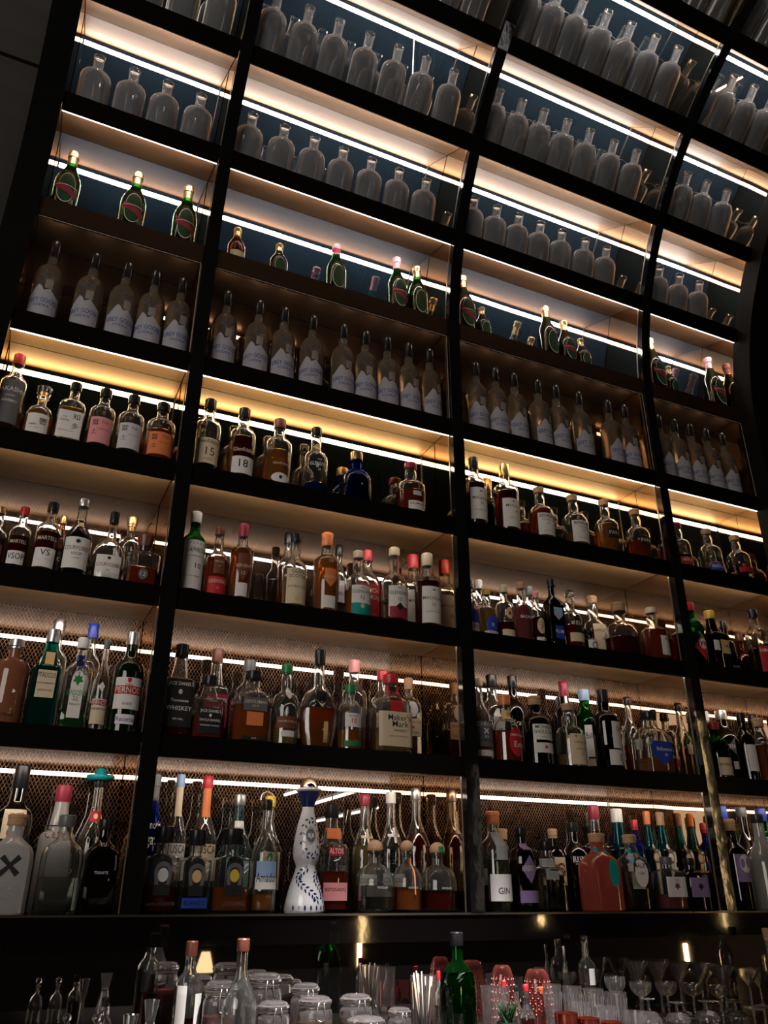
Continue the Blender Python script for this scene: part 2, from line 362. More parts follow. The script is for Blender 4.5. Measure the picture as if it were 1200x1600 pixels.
# ---------------------------------------------------------------- the bottles, one line each
# px,py of the cap's top in the survey photo | slot f/b | shape | width px | glass | liquid | fill | cap[+style] || labels || description
ROWS = {
3: """
32,556|f|A|42|x|m|.33|r||.10:.62:.9:e;AKASHI@.50,.05,w;JAPANESE@.42,.02,w;WHISKY@.36,.03,w||tall bottle with red capsule and dark grey label, leftmost beside squat decanter
68,607|f|P|50|x|a|.50|x+wide||.08:.42:.78:w;響@.29,.12,k,.35;HIBIKI@.22,.03,k,-.3;JAPANESE HARMONY@.16,.016,n,-.2||squat faceted amber decanter with glass stopper and brushed character label
120,600|f|J|44|x|a|.56|k||.10:.50:.85:w;知@.42,.09,k,.4;多@.28,.09,k,.4;THE@.40,.02,n,-.4;CHITA@.35,.03,n,-.4;SINGLE GRAIN WHISKY@.2,.014,n,-.2||amber bottle with black capsule and white label bearing two brushed characters
167,610|f|A|44|x|w|.3|k||.10:.48:.88:p;富@.40,.09,k,-.45;士@.26,.08,k,-.45;FUJI@.40,.045,n,.25;SINGLE BLENDED@.30,.015,n,.2||clear bottle with pale pink label, first of three matching rounded bottles
211,620|f|A|44|x|w|.3|k||.10:.48:.88:s;富@.40,.09,k,-.45;士@.26,.08,k,-.45;FUJI@.40,.045,e,.25;SINGLE GRAIN@.30,.015,e,.2||clear bottle with silver grey label between pale pink and salmon labels
257,632|f|A|44|x|r|.5|k||.10:.44:.88:o;富@.36,.09,k,-.45;士@.23,.07,k,-.45;FUJI@.37,.045,n,.25;SINGLE MALT@.28,.015,n,.2||red liquor bottle with salmon label nearest the first post
330,626|f|A|39|x|w|.1|k||.10:.42:.92:c;Glenfiddich@.375,.05,k;15@.25,.1,n,.15;SOLERA@.15,.02,n||nearly empty clear bottle with tan label numbered fifteen
383,640|f|A|39|x|m|.56|k||.06:.28:.9:w;18@.19,.1,k;Glenfiddich@.37,.05,c||dark amber bottle with white label numbered eighteen
438,657|f|A|40|x|a|.5|n||.04:.17:.85:w:oval;#oval@.11,.05,k;Glenfiddich@.30,.032,c||bright orange whisky bottle with small oval white label and brown cap
495,670|f|B|37|x|b|.16|k||.66:.74:.3:d:oval||.30:.52:.8:-;THE@.47,.022,w;GLENLIVET@.41,.05,w;25@.33,.03,w||clear bottle with white lettering, gold medallion and blue base
557,708|f|P|48|b|b|.5|d||.25:.32:.3:-;#oval@.3,.03,d||squat round deep blue decanter with gold and black stopper
641,725|f|B|44|x|r|.42|m||.05:.2:.6:w;DALMORE@.15,.04,k||.30:.38:.3:s;#leaf@.34,.07,s||rounded bottle of bright red liquor with burgundy capsule and white label
739,716|f|C|35|x|m|.60|k||.10:.52:.9:w;#tag@.47,.03,n;MACALLAN@.38,.04,n,.1;15@.31,.035,k,.1;HIGHLAND SINGLE MALT@.22,.013,n||tall dark bottle with cream label right beside the second post, black capsule
787,727|f|C|37|x|m|.58|d||.08:.46:.88:w;#leaf@.42,.03,n;MACALLAN@.36,.036,n,.2;18@.29,.035,k,.3;SHERRY OAK@.2,.013,n||tall dark bottle with gold cap and white label, second from the second post
841,763|f|B|37|x|r|.58|u||.08:.46:.88:w;BENRIACH@.41,.055,k,.1;THE ORIGINAL TEN@.34,.02,n;10@.28,.03,n;SPEYSIDE SINGLE MALT@.15,.014,n||stout bottle with white label, reddish spirit and wooden stopper
893,775|f|B|37|x|o|.26|u||.08:.46:.88:w;BENRIACH@.41,.055,k,.1;THE TWELVE@.34,.02,n;12@.28,.03,n;SPEYSIDE SINGLE MALT@.15,.014,n||stout pale bottle with white label and mostly drunk spirit
942,782|f|B|35|x|a|.52|u||.26:.42:.62:k;PARK@.35,.06,c||embossed amber bottle with black square label, first of a pair
990,797|f|B|35|x|r|.36|u||.26:.42:.62:k;PARK@.35,.06,c||embossed half-empty amber bottle with black square label, second of a pair
1056,818|f|B|30|x|w|.3|m||.08:.24:.9:r;ABERLOUR@.18,.06,w||clear bottle with bright red band just right of the third post
1102,828|f|B|33|x|r|.14|u||.08:.22:.9:b;ABERLOUR@.16,.06,w;#oval@.4,.12,e||clear bottle with oval emboss and blue band label
1146,838|f|B|33|x|w|.3|u||.16:.27:.9:r;#tag@.1,.08,w||clear corked bottle with red band above a white label
""",
2: """
14,795|f|B|36|x|m|.46|d||.10:.36:.9:n;15@.9,.03,n;XO@.25,.08,w||cognac bottle with gold cap at the left edge
38,793|f|A|38|x|m|.52|r||.08:.28:.85:w;VSOP@.2,.09,k;MARTELL@.42,.05,c||dark cognac bottle with red capsule strip and white label reading VSOP
78,785|f|A|40|x|m|.56|k||.08:.33:.9:w;VS@.27,.08,k;Single Distillery@.18,.03,s;MARTELL@.46,.05,c||dark cognac bottle with broad white label reading VS
101,806|b|B|20|n|m|.5|d||.25:.5:.9:k;XO@.4,.05,c||slim bottle with shiny gold cap standing behind two cognac bottles
132,781|f|E|46|x|k|.72|s||.10:.47:.95:w;#leaf@.42,.07,k;COURVOISIER@.34,.05,n;VSOP@.27,.035,k;COGNAC@.22,.015,n||.62:.68:.25:d:oval||tapered dark cognac bottle with silver top, gold medallion and cream label
186,802|f|O|54|x|w|.2|k||.08:.37:.80:w;#leaf@.33,.06,k;COURVOISIER@.24,.05,n;VS@.17,.03,n||broad clear cognac bottle with tall slim neck and cream arched label
208,810|b|H|30|x|w|.3|d+wide||.2:.3:.3:c||clear flask with wide gold stopper peeking over two bottles
230,839|f|Q|48|x|r|.35|n+wide||.12:.32:.40:-;#oval@.22,.2,e;12@.22,.08,c||squat decanter of red brown whisky marked twelve with wooden stopper
308,801|f|A|38|g|g|.6|w||.06:.62:.94:w;LAPHROAIG@.50,.055,k,.3;ISLAY SINGLE MALT@.43,.016,k;10@.32,.06,k,.35;SCOTCH WHISKY@.2,.016,k||green bottle with tall white label numbered ten, beside the first post
343,825|f|B|36|x|r|.55|n||.04:.28:.92:r;GLENDRONACH@.22,.05,c;12@.13,.03,c||.32:.56:.5:n;ORIGINAL@.48,.02,c;12@.42,.02,c||short red brown bottle with crimson label and brown cap
382,820|f|C|34|x|A|.66|m||.24:.58:.72:n:shield;GLEN GRANT@.43,.04,c;12@.34,.04,c||.06:.22:.45:w||tall amber bottle with purple capsule, shield label and blank white sticker
452,822|b|A|26|x|m|.6|k||.3:.5:.8:c||brown bottle with black cap directly behind the yellow labelled bottle
463,835|f|B|35|x|y|.4|k||.06:.50:.9:c;GLEN@.46,.045,k;SCOTIA@.40,.045,k;DOUBLE CASK@.27,.025,n;#oval@.12,.07,d||squat bottle with pale yellow label and round gold seal
512,834|f|C|37|x|a|.7|o||.30:.52:.6:o:shield;GLEN GRANT@.42,.03,c;10@.61,.04,c||.06:.2:.45:w||orange capsule bottle of golden amber with blank white sticker
530,852|b|A|24|x|w|.3|k||.3:.55:.8:w;MALT@.4,.04,n||bottle with pale label half hidden behind the orange capped bottle
560,862|f|B|36|x|a|.4|c||.06:.45:.85:w;THE@.415,.02,k;GLENLIVET@.36,.045,k;12@.28,.05,k||.04:.20:.85:t;#oval@.16,.07,d||bottle with cream label over teal band, numbered twelve
574,861|b|A|34|x|r|.56|r||.10:.56:.92:r;LOCH@.48,.05,w;LOMOND@.40,.05,w,.1;12@.2,.04,w,.3||red labelled bottle with white capital lettering behind the teal banded bottle
616,857|f|B|36|x|w|.3|c||.08:.46:.88:w;THE@.43,.02,k;GLENLIVET@.37,.045,k;15@.29,.045,k||.06:.20:.8:m;#dia@.2,.1,k||bottle with cream label over crimson band, numbered fifteen
645,853|b|C|36|x|y|.55|r||.14:.54:.88:w;MACALLAN@.42,.04,n;12@.3,.04,n||tall pale bottle with red capsule and cream label behind two bottles
667,866|f|C|37|x|m|.60|c||.06:.52:.9:w;#tag@.47,.03,k;MACALLAN@.37,.042,n;12@.29,.04,n;HIGHLAND SINGLE MALT@.2,.013,n||tall dark bottle with tan cap and white label numbered twelve by the mirror
733,907|f|A|22|x|w|.3|s||.10:.45:.95:b:oval||.04:.22:.9:w;AZUL@.16,.05,b||bottle with round blue seal half hidden by the second post
747,907|b|A|26|x|w|.3|w||.4:.6:.8:p||clear bottle with white and gold capsule behind the blue sealed bottles
759,922|f|B|29|x|y|.6|y||.06:.42:.85:b:oval;#oval@.24,.08,l||.04:.12:.9:w;MEZCAL@.09,.03,b||textured bottle with yellow neck label and round blue seal
786,915|f|A|29|x|m|.32|c||.36:.56:.5:d:oval;#oval@.46,.06,n||.05:.18:.95:c||clear rum bottle with gold round seal above dark liquid
814,911|f|B|37|x|p|.6|u||.34:.46:.8:-;BACARDI@.4,.045,w||rounded bottle of pink orange rum with copper neck foil
826,917|b|A|26|x|w|.3|e||.3:.5:.8:c||clear bottle with grey cap behind the pink orange rum
837,924|f|A|25|x|m|.5|p||.20:.48:.85:c:oval;HAVANA@.40,.03,n;7@.31,.1,r||.03:.14:.9:w||rum bottle with pink capsule and cream oval label marked seven
857,905|f|J|36|k|k|.6|k||.38:.56:.7:l:shield;#oval@.47,.06,p||.12:.3:.5:b;RUM@.22,.05,w||near-black rum bottle with blue and red shield label
892,924|f|B|39|x|f|.40|x||.25:.56:.5:k:oval;1824@.42,.07,c||.12:.26:.9:c||round bottle with glass stopper and black oval label over tan
924,932|b|B|32|x|m|.5|u||.2:.56:.8:c;APPLETON@.46,.04,n;X@.35,.05,n||bottle with copper foil neck and slanted cream label, set back
916,985|f|B|23|k|k|.6|k||.06:.62:.9:w;#oval@.3,.3,k;#oval@.3,.22,w||small dark bottle with white portrait label in front
965,943|f|P|46|x|m|.34|u||.3:.38:.4:-;#oval@.36,.1,e||ornate clear decanter with carved stopper and dark liquor
1016,950|f|B|36|x|r|.56|c||.10:.44:.55:w:tag:.25;APPLETON@.38,.035,n,.3;#oval@.3,.03,g,.3;ESTATE@.24,.02,g,.3||rounded red brown rum bottle with green neck label and white front label
1076,942|f|A|28|g|k|.3|r||.10:.5:.9:r:dia;#oval@.34,.16,w;DYNA@.34,.08,k;#tag@.45,.05,t||green bottle with red cap and white and red diamond label beside third post
1107,955|f|D|30|k|m|.6|y||.26:.48:.55:d:tag:.3;AMARO@.38,.05,n,.3||.30:.46:.25:w:tag:-.7||square dark bottle with yellow cap and gold and white labels
1137,972|b|A|28|k|k|.6|k||.1:.3:.8:-;LIQUEUR@.25,.04,w||plain black bottle in the shadow behind the gold labelled bottle
1158,990|b|P|32|n|m|.6|n||.2:.4:.3:-;#oval@.3,.05,d||squat ribbed brown bottle with dark stopper set back near right edge
1174,952|f|A|30|x|k|.4|k||.06:.42:.92:r;RAMAZZOTTI@.36,.05,w;AMARO@.47,.03,w||bottle with black capsule and bright red label at the right edge
1197,962|b|A|30|k|k|.6|k||.1:.4:.8:r||dark bottle cut by the right edge of the view, third tier
""",
1: """
30,1000|f|H|52|c|-|.5|s||.06:.12:.7:-;TRATEGA@.1,.035,k||matte copper coloured bottle with silver cap at left edge
84,984|f|D|44|t|t|.6|s||.28:.55:.6:c;ITALICUS@.5,.05,k;ROSOLIO DI BERGAMOTTO@.42,.016,n;APERITIVO@.35,.02,n||.6:.75:.3:d||fluted turquoise bottle with silver cap and gold label
96,962|b|A|36|x|w|.3|s||.55:.62:.5:-;CAPRI@.58,.04,w||clear bottle with ribbed silver screw cap behind the turquoise bottle
136,998|f|J|44|x|g|.2|w||.12:.62:.72:w:arch;#leaf@.52,.14,g,0,.8;BANDOENG@.38,.06,g;22@.32,.04,n;ARRACK@.26,.02,n||.66:.8:.3:b||clear bottle with arched white label bearing green birds
149,968|b|A|32|x|w|.4|b||.35:.52:.5:w:oval||clear bottle with blue and white capsule set behind the arched label
170,1000|f|E|31|x|w|.3|e||.08:.34:.9:W;#oval@.3,.05,k||.27:.33:.95:r;PERNOD@.3,.05,w||.08:.26:.9:c;ABSINTHE@.235,.025,k||.42:.52:.35:w:dia||pale bottle with grey cap, red banner label and white diamond tag
211,989|f|A|46|D|k|.6|s||.22:.52:.93:W;#shield@.49,.05,r;ANISE@.27,.025,n;PARIS@.45,.02,r||.36:.44:.95:r;PERNOD@.40,.06,w||.08:.17:.6:W;Recette@.125,.045,b||large dark green bottle with red bannered white label beside first post
282,1007|f|D|40|x|m|.2|k||.10:.60:.92:k;JACK DANIEL'S@.54,.05,w;#oval@.46,.05,w;Old No.7@.46,.03,k;Tennessee@.37,.03,w;WHISKEY@.29,.045,w;40% VOL.@.18,.02,w||square bottle with tall black label and white script, beside first post
329,1057|f|D|44|x|r|.36|k||.08:.46:.7:k;JACK DANIEL'S@.41,.06,w;#oval@.35,.05,w;SINGLE BARREL@.28,.035,w;TENNESSEE WHISKEY@.2,.022,w||squat square bottle with black label and black stopper
341,1015|b|D|34|x|a|.5|n||.2:.52:.92:m;TENNESSEE@.46,.04,w;HONEY@.38,.03,w||square bottle with maroon label standing behind the squat square bottle
399,1050|f|J|60|x|A|.5|k||.42:.60:.6:e;GENTLEMAN@.54,.045,c;JACK@.48,.04,c||.22:.4:.42:o||.03:.08:.6:k;RARE@.055,.02,w||broad amber bottle with black stopper, dark label and orange square
391,1032|b|A|38|x|w|.3|e||.1:.4:.8:w||clear bottle with grey cap behind the broad amber bottle
447,1039|f|B|42|x|y|.3|g||.20:.34:.9:n;DOUBLE OAKED@.28,.025,c||.10:.17:.5:w||.55:.7:.25:w:oval||rounded bottle with green and cream neck wrapper and brown label
454,1062|b|A|40|D|g|.5|k||.2:.4:.8:c||dark green bottle in shadow behind the green necked bottle
504,1016|f|O|62|x|A|.40|k||.40:.56:.35:c:shield;8@.48,.1,k||.06:.26:.12:d:tag:.25||large round flask with tall black capped neck, figure eight label and gold ribbon
494,1052|b|A|36|k|m|.5|k||.3:.5:.3:r||dark bottle with red squiggle label behind the round flask
544,1070|f|A|38|x|a|.3|g||.34:.54:.75:w;BULLEIT@.5,.03,n;10@.43,.07,r||.06:.14:.8:g||arched clear bottle with green neck seal and white label numbered ten
554,1032|b|A|36|x|r|.5|p||.3:.5:.7:e||clear bottle with pink foiled cap standing behind the arched bottle
610,1055|f|J|52|x|y|.3|r||.08:.50:.94:c;Maker's@.43,.075,k,.15;Mark@.35,.075,k,.2;WHISKY@.27,.035,k,.2;KENTUCKY STRAIGHT@.2,.018,n,.1||.50:.84:.35:r||squat bottle with dripping red wax neck and large cream label
598,1049|b|J|38|x|r|.5|r||.2:.5:.9:c;46@.4,.08,n||red waxed bottle with cream label directly behind the other waxed bottle
638,1060|b|L|32|x|r|.42|u||.3:.5:.85:c;FOUR ROSES@.46,.03,n;#leaf@.4,.05,r;SINGLE BARREL@.34,.018,n||.52:.7:.6:s:oval||rectangular bottle with brown stopper, embossed crest and red rose emblem
746,1060|f|E|34|x|r|.2|c||.16:.46:.85:e;CHIVAS@.42,.05,w;#bone@.34,.07,w;XV@.27,.03,w;BALMORAL@.23,.03,k||.05:.12:.8:w||clear bottle with grey patterned label just right of the second post
769,1055|b|A|38|x|y|.3|k||.2:.62:.8:w:arch;BOWMORE@.5,.06,n;12@.38,.05,k||arched white labelled bottle with black capsule in second bay row behind
787,1086|f|P|42|x|r|.45|o||.08:.50:.66:r:oval:.15;CHIVAS REGAL@.38,.035,w,.15;Extra@.25,.08,w,.3||.62:.76:.38:d;E@.69,.06,r||rounded bottle of red whisky with crimson label and red and yellow neck
797,1056|b|A|34|k|k|.6|k||.1:.5:.9:-;Grant's@.48,.06,c;12@.36,.06,w;YEAR OLD@.28,.02,c||black bottle with pale lettering numbered twelve behind the red whisky
834,1088|f|A|40|k|k|.6|u||.34:.56:.85:w;MONKEY@.52,.05,k;SHOULDER@.45,.05,k;BATCH 27@.38,.02,n||.16:.3:.85:w;#dia@.24,.06,r||dark bottle with two white labels and grey foil neck
879,1062|b|C|34|k|m|.6|m||.1:.4:.8:c||tall dark burgundy bottle with cream neck strip set back
886,1100|f|B|40|x|y|.2|u||.04:.50:.80:c:tag:.15;#oval@.46,.03,n,-.4;THE BALVENIE@.37,.03,n;DOUBLEWOOD@.27,.022,n;12@.2,.03,n||pale bottle with parchment label and wooden stopper
911,1078|b|A|38|g|g|.5|l||.20:.56:.85:W;#shield@.52,.03,n;Ballantine's@.44,.07,k;17@.3,.05,k||.1:.18:.9:c||bright green bottle with blue and silver cap and pale label
940,1078|f|C|37|k|m|.62|k||.26:.58:.6:w:tag:.35;Dewar's@.49,.06,k,.35;12@.4,.04,k,.35||.06:.24:.8:w:tag:.2;#oval@.15,.08,e,.2;#oval@.15,.05,w,.2||dark red bottle with slanted white label above a white emblem label
958,1116|b|H|26|x|w|.4|c||.2:.3:.6:-;#oval@.3,.1,s||ribbed pale bottle with cork behind the slanted white label
986,1090|b|E|36|x|r|.4|k||.34:.46:.4:w||clear tapered bottle with black cap, white tag and red liquor
1012,1113|f|J|48|x|a|.24|k||.12:.50:.95:b:shield;Ballantine's@.38,.06,w,.2;10@.29,.05,w,.2||flared clear bottle with deep blue shield label and black cap
1024,1113|b|H|34|x|a|.5|k||.26:.36:.9:-;JURA@.33,.05,w||.2:.3:.2:r||bottle with white four letter name behind the blue shielded bottle
1113,1129|f|A|32|g|g|.6|r||.06:.36:.9:c;REDBREAST@.24,.045,k;12@.12,.04,n,.3;#bird@.33,.04,n,.3||green bottle with red cap and cream label numbered twelve
1101,1112|b|A|20|x|w|.3|w||.2:.4:.8:w||bottle with white cap partly hidden by the third post
1125,1110|b|A|36|k|k|.6|s||.36:.62:.7:e:dia;TEELING@.49,.05,w;#bird@.43,.05,w||.2:.3:.5:w||black bottle with grey diamond label and silver neck
1160,1115|f|A|28|k|k|.6|k||.14:.52:.6:w:tag:-.2||black bottle with plain cream slanted label
1178,1122|f|D|36|x|A|.56|u||.2:.52:.7:n;TULLAMORE@.45,.045,c;DEW@.38,.04,c||square amber bottle with dark label at right edge, lighter cap
1197,1120|b|A|32|k|m|.6|k||.1:.4:.8:-;XO@.3,.05,c||black capped bottle at the far right edge, second tier
""",
0: """
39,1188|b|C|48|k|k|.7|k||.48:.68:.62:c;F@.58,.15,r||.20:.38:.9:c;LIQUEUR@.3,.04,n||tall black bottle with cream panel bearing a red initial
29,1272|f|J|58|W|-|.3|u||.30:.62:.8:-;#bone@.47,.22,k||.62:.72:.9:-;BUMBU@.68,.05,G||.08:.26:.9:-;CREME@.25,.05,G;RUM@.16,.03,G||white ceramic bottle with black crossed emblem and cork
102,1227|b|D|46|W|-|.3|m||.52:.9:.8:-;Clement@.60,.08,n||.66:.67:.9:k||square white bottle with burgundy neck band and script lettering
117,1274|f|J|64|x|w|.36|e||.2:.6:.8:-;KINDO@.42,.05,e||wide clear bottle with grey cap, third from left edge in front
158,1210|b|E|38|x|w|.5|k+hat||.64:.72:.4:r;#oval@.68,.04,c||clear bottle wearing a teal sombrero stopper
167,1280|f|J|56|k|k|.7|k||.3:.5:.7:-;TRINITE@.42,.03,s||solid matte black bottle with thin silver lettering
250,1184|b|M|38|b|b|.6|e||.42:.72:.8:-;hpnotiq@.60,.08,w;agave@.48,.08,w||cobalt blue bottle with grey cap and white script beside first post
282,1201|b|E|42|x|w|.4|l||.22:.48:.9:w;YUSCA@.44,.06,k;REAL CLASS@.37,.03,n;JOVEN@.32,.025,n;#oval@.24,.08,n||.68:.9:.33:c||tall clear bottle with blue cap and long white neck wrapper
324,1204|b|E|42|x|w|.4|r||.22:.48:.9:c;YUSCA@.44,.06,k;#leaf@.34,.08,o||.68:.9:.33:o||tall clear bottle with red cap and long peach neck wrapper
255,1291|f|Q|56|x|m|.3|k||.20:.66:.75:k:arch;#shoe@.45,.26,e;#oval@.43,.16,s||square decanter with black stopper and silver medallion horseshoe, leftmost of three
301,1296|f|Q|50|x|w|.3|k||.20:.66:.75:k:arch;#shoe@.45,.26,e;#oval@.43,.15,d||.06:.18:.8:b;BLANCO@.12,.05,k||square decanter with gold medallion and blue base label, blue striped stopper
374,1295|f|Q|56|x|A|.3|k||.20:.66:.75:k:arch;#shoe@.45,.26,e;#oval@.43,.15,y||square decanter of amber with yellow medallion and red striped stopper
376,1241|b|E|42|q|w|.3|s||.2:.42:.9:q;||.64:.76:.35:w;HERRADURA@.7,.02,k||pale blue tapered bottle with silver stopper behind the third decanter
410,1249|f|E|40|x|a|.16|k||.26:.44:.85:l;||.2:.3:.9:W;Amador@.3,.08,k||clear bottle with black cap and pale blue label beside third decanter
423,1244|b|E|40|x|w|.3|y||.18:.5:.7:c;TE@.36,.06,k;#leaf@.46,.1,g||clear bottle with mustard yellow stopper and cream label
519,1256|m|D|42|x|r|.36|k||.10:.26:.8:p;REPOSADO@.2,.03,n||.50:.58:.5:r;ALTOS@.545,.05,w||.66:.76:.5:o||bottle with black cap, orange collar and red neck tag beside painted bottle
538,1292|b|A|34|x|w|.3|x||.5:.6:.8:-;TON@.5,.06,w||clear bottle with white lettering behind the orange collared bottle
562,1241|b|E|44|x|y|.55|m||.12:.30:.92:W;CODIGO@.25,.04,n;1530@.18,.025,n||.52:.74:.5:-;#plus@.62,.13,c||tall clear bottle with white cross emblem and maroon cap
611,1238|b|E|44|x|w|.5|w||.12:.30:.92:W;CODIGO@.25,.04,n;1530@.18,.025,n||.52:.74:.5:-;#plus@.62,.13,w||tall clear bottle with white cross emblem and bright white neck strip
649,1229|b|E|42|x|m|.62|s||.14:.2:.8:-;EDITION@.2,.03,n||tall bottle of dark brown spirit with clear neck behind round decanters
690,1233|b|E|42|x|A|.62|d||.2:.4:.25:w||tall bottle of golden brown spirit with gold rim near second post
588,1312|f|P|66|x|w|.36|u+ball||.3:.36:.5:-;PATRON@.33,.03,G||round squat decanter with ball cork, leftmost of three, clear spirit
642,1313|f|P|58|x|A|.34|u+ball||.3:.36:.5:-;PATRON@.33,.03,G||.24:.74:.05:o:tag:.1||round squat decanter with ball cork and orange ribbon in the middle
693,1316|f|P|58|x|m|.3|u+ball||.3:.36:.5:-;PATRON@.33,.03,G||.85:.93:.15:g||round squat decanter with green marked ball cork, nearest second post
769,1268|f|A|42|x|w|.5|o||.10:.36:.9:W;GIN@.2,.06,k||.5:.78:.42:G||tall bluish clear bottle with orange cap beside second post
783,1295|b|A|36|q|b|.5|u||.3:.5:.8:W||.3:.66:.4:l:shield:.4||pale blue bottle with cork and hanging blue map shaped tag
819,1293|f|H|40|k|k|.6|k||.32:.66:.66:v:dia;HENDRICK'S@.5,.07,w||.1:.24:.9:v;||.72:.8:.4:v||squat black bottle with mauve diamond label
846,1314|f|D|44|x|w|.5|k||.44:.74:.5:G:tag:-.3;K@.62,.1,k,.7||short square clear bottle with black stopper and faint character
863,1295|b|H|34|k|k|.6|u||.3:.64:.6:c;#oval@.48,.18,n;#oval@.48,.12,c;47@.5,.05,n||black bottle with ornate pale label and orange cork
893,1284|b|J|40|k|k|.6|k||.5:.7:.8:-;BULLDOG@.56,.07,w;LONDON DRY@.51,.02,w||black shouldered bottle with white capital lettering
926,1258|b|D|32|x|m|.75|m||.2:.4:.3:w||slim faceted dark red bottle with red cap standing behind coral bottle
931,1302|f|J|52|p|-|.5|u||.30:.66:.4:t:oval:.3||.74:.8:.4:t||coral pink bottle with round teal spot and turquoise neck band
964,1264|b|D|42|S|S|.6|w||.2:.6:.4:w:arch;#oval@.5,.12,l||tall teal square bottle with silver neck, left of two cream labelled ones
982,1304|f|J|44|x|w|.5|u||.30:.66:.62:W:oval;MALFY@.58,.06,k;GIN@.48,.04,k||.74:.8:.4:t||clear bottle with yellow lemons, round white label and teal neck band
995,1281|b|H|34|b|b|.6|r||.3:.56:.8:b;#shield@.4,.14,o;BOMBAY@.5,.04,w||blue bottle with red cap and orange emblem beside lemon patterned bottle
1025,1269|b|D|38|S|S|.6|u||.25:.66:.38:w:arch;BOMBAY@.6,.03,n;#oval@.52,.12,n;#oval@.52,.09,w;LONDON DRY GIN@.4,.02,n||teal square bottle with white arched portrait label and cork
1052,1270|b|D|38|S|S|.6|o||.15:.66:.38:c:arch;BOMBAY@.6,.03,n;#oval@.52,.12,n;#oval@.52,.09,c;LONDON DRY GIN@.4,.02,n||dark teal square bottle with cream arched label nearest third post
1039,1339|f|L|46|x|p|.3|e||.25:.62:.8:W;#leaf@.45,.16,n;GIN@.56,.05,n||short bottle of pink spirit with pale floral label
1082,1341|f|L|44|k|m|.5|k||.25:.62:.8:v;#leaf@.45,.16,k||short dark bottle with mauve floral label beside third post
1125,1254|b|A|32|x|w|.3|b||.2:.5:.8:W||clear bottle with blue cap just right of third post
1138,1280|f|A|34|k|k|.6|u||.3:.6:.8:v;#oval@.5,.2,w||dark bottle with orange stopper and curling silver ring
1155,1252|b|E|40|k|k|.6|e||.2:.3:.6:c||dark dusty bottle behind the frosted white bottle
1181,1272|f|E|44|f|-|.3|k||.1:.2:.5:-;VODKA@.2,.03,e||frosted white tapered bottle near the right edge
1183,1243|b|A|34|g|g|.4|b||.5:.7:.8:l||green bottle with blue cap at the right edge
"""}
def parse(line):
    h, *rest = line.split('||')
    desc = rest[-1]; labels = [r for r in rest[:-1] if r.strip()]
    xy, slot, kind, w, gl, lq, fill, cap = h.split('|')
    px, py = [float(q) for q in xy.split(',')]
    style = None
    if '+' in cap: cap, style = cap.split('+')
    return dict(px=px, py=py, slot=slot, kind=kind, w=float(w), gl=gl, lq=lq, fill=float(fill), cap=cap, style=style, labels=labels, desc=desc)
LQ['G'] = (.03, .42, .03); LQ['D'] = (.01, .08, .02); LQ['o'] = (.85, .35, .1); LQ['f'] = (.75, .03, .02); LQ['S'] = (.02, .3, .35)
PAL['q'] = (.25, .5, .55); PAL['S'] = (.1, .4, .45)
OPEN = {0: .497, 1: .469, 2: .456, 3: .452}
def build_rows():
    for k, txt in ROWS.items():
        items = [parse(l) for l in txt.strip().splitlines()]
        for it in items:
            d = {'f': .095, 'm': .185, 'b': .275}[it['slot']] if k < 3 else .092
            X, H, dist = place(it['px'], it['py'], k, d)
            it['X'], it['H'], it['d'] = X, min(H, OPEN[k]-.022), d
            it['R'] = min(it['w']*(1.13 if k < 3 else 1.06)/2*dist/F, .09 if k < 3 else .074)
            if it['R']+.012 > d and k >= 3: it['R'] = d-.014
            
            it['R'] = min(it['R'], .09)
        ex = lambda q: 1.16 if SH[q['kind']][2] > 2 else 1.0
        for _ in range(3):       # keep neighbours clear of each other and of the posts
            for it in items:
                for x0, x1 in BAYS:
                    if x0-.04 <= it['X'] <= x1+.04: it['X'] = min(max(it['X'], x0+it['R']*1.05+.004), x1-it['R']*1.05-.004)
            for a in items:
                for b_ in items:
                    if a is b_: continue
                    g = math.hypot(a['X']-b_['X'], a['d']-b_['d'])-.003; rs = a['R']*ex(a)+b_['R']*ex(b_)
                    if rs > g:
                        q = max(g/rs, .9); a['R'] *= q; b_['R'] *= q
                        rest = a['R']*ex(a)+b_['R']*ex(b_)-g
                        if rest > 0:
                            sg = 1 if a['X'] >= b_['X'] else -1
                            a['X'] += sg*rest*.55; b_['X'] -= sg*rest*.55
        for it in items:
            loc, t = on_shelf(it['X'], k, it['d'])
            nm = {'P': 'decanter', 'Q': 'decanter', 'O': 'liquor_flask'}.get(it['kind'], 'liquor_bottle')
            hat = it['style'] == 'hat'
            it['labels'] = [l for l in it['labels']]
            r = make_bottle(nm, it['kind'], it['H']*K, it['R']*K, loc, t, it['gl'], it['lq'], it['fill'], it['cap'], it['labels'], capstyle=None if hat else it['style'])
            if hat:
                H = it['H']*K; rr = it['R']*K
                link('stopper', lathe('stopper', [(rr*.4, H*.955), (rr*.85, H*.95), (rr*1.0, H*.98), (rr*.95, H*.99), (rr*.6, H*.975), (rr*.45, H*1.0), (rr*.36, H*1.035), (rr*.15, H*1.05)], [pri('hat', (.0, .25, .27), .6)], 18, sharp=False), r)
            tag(r, it['desc'], 'bottle')
            r['_x'] = it['X']; del r['_x']
build_rows()
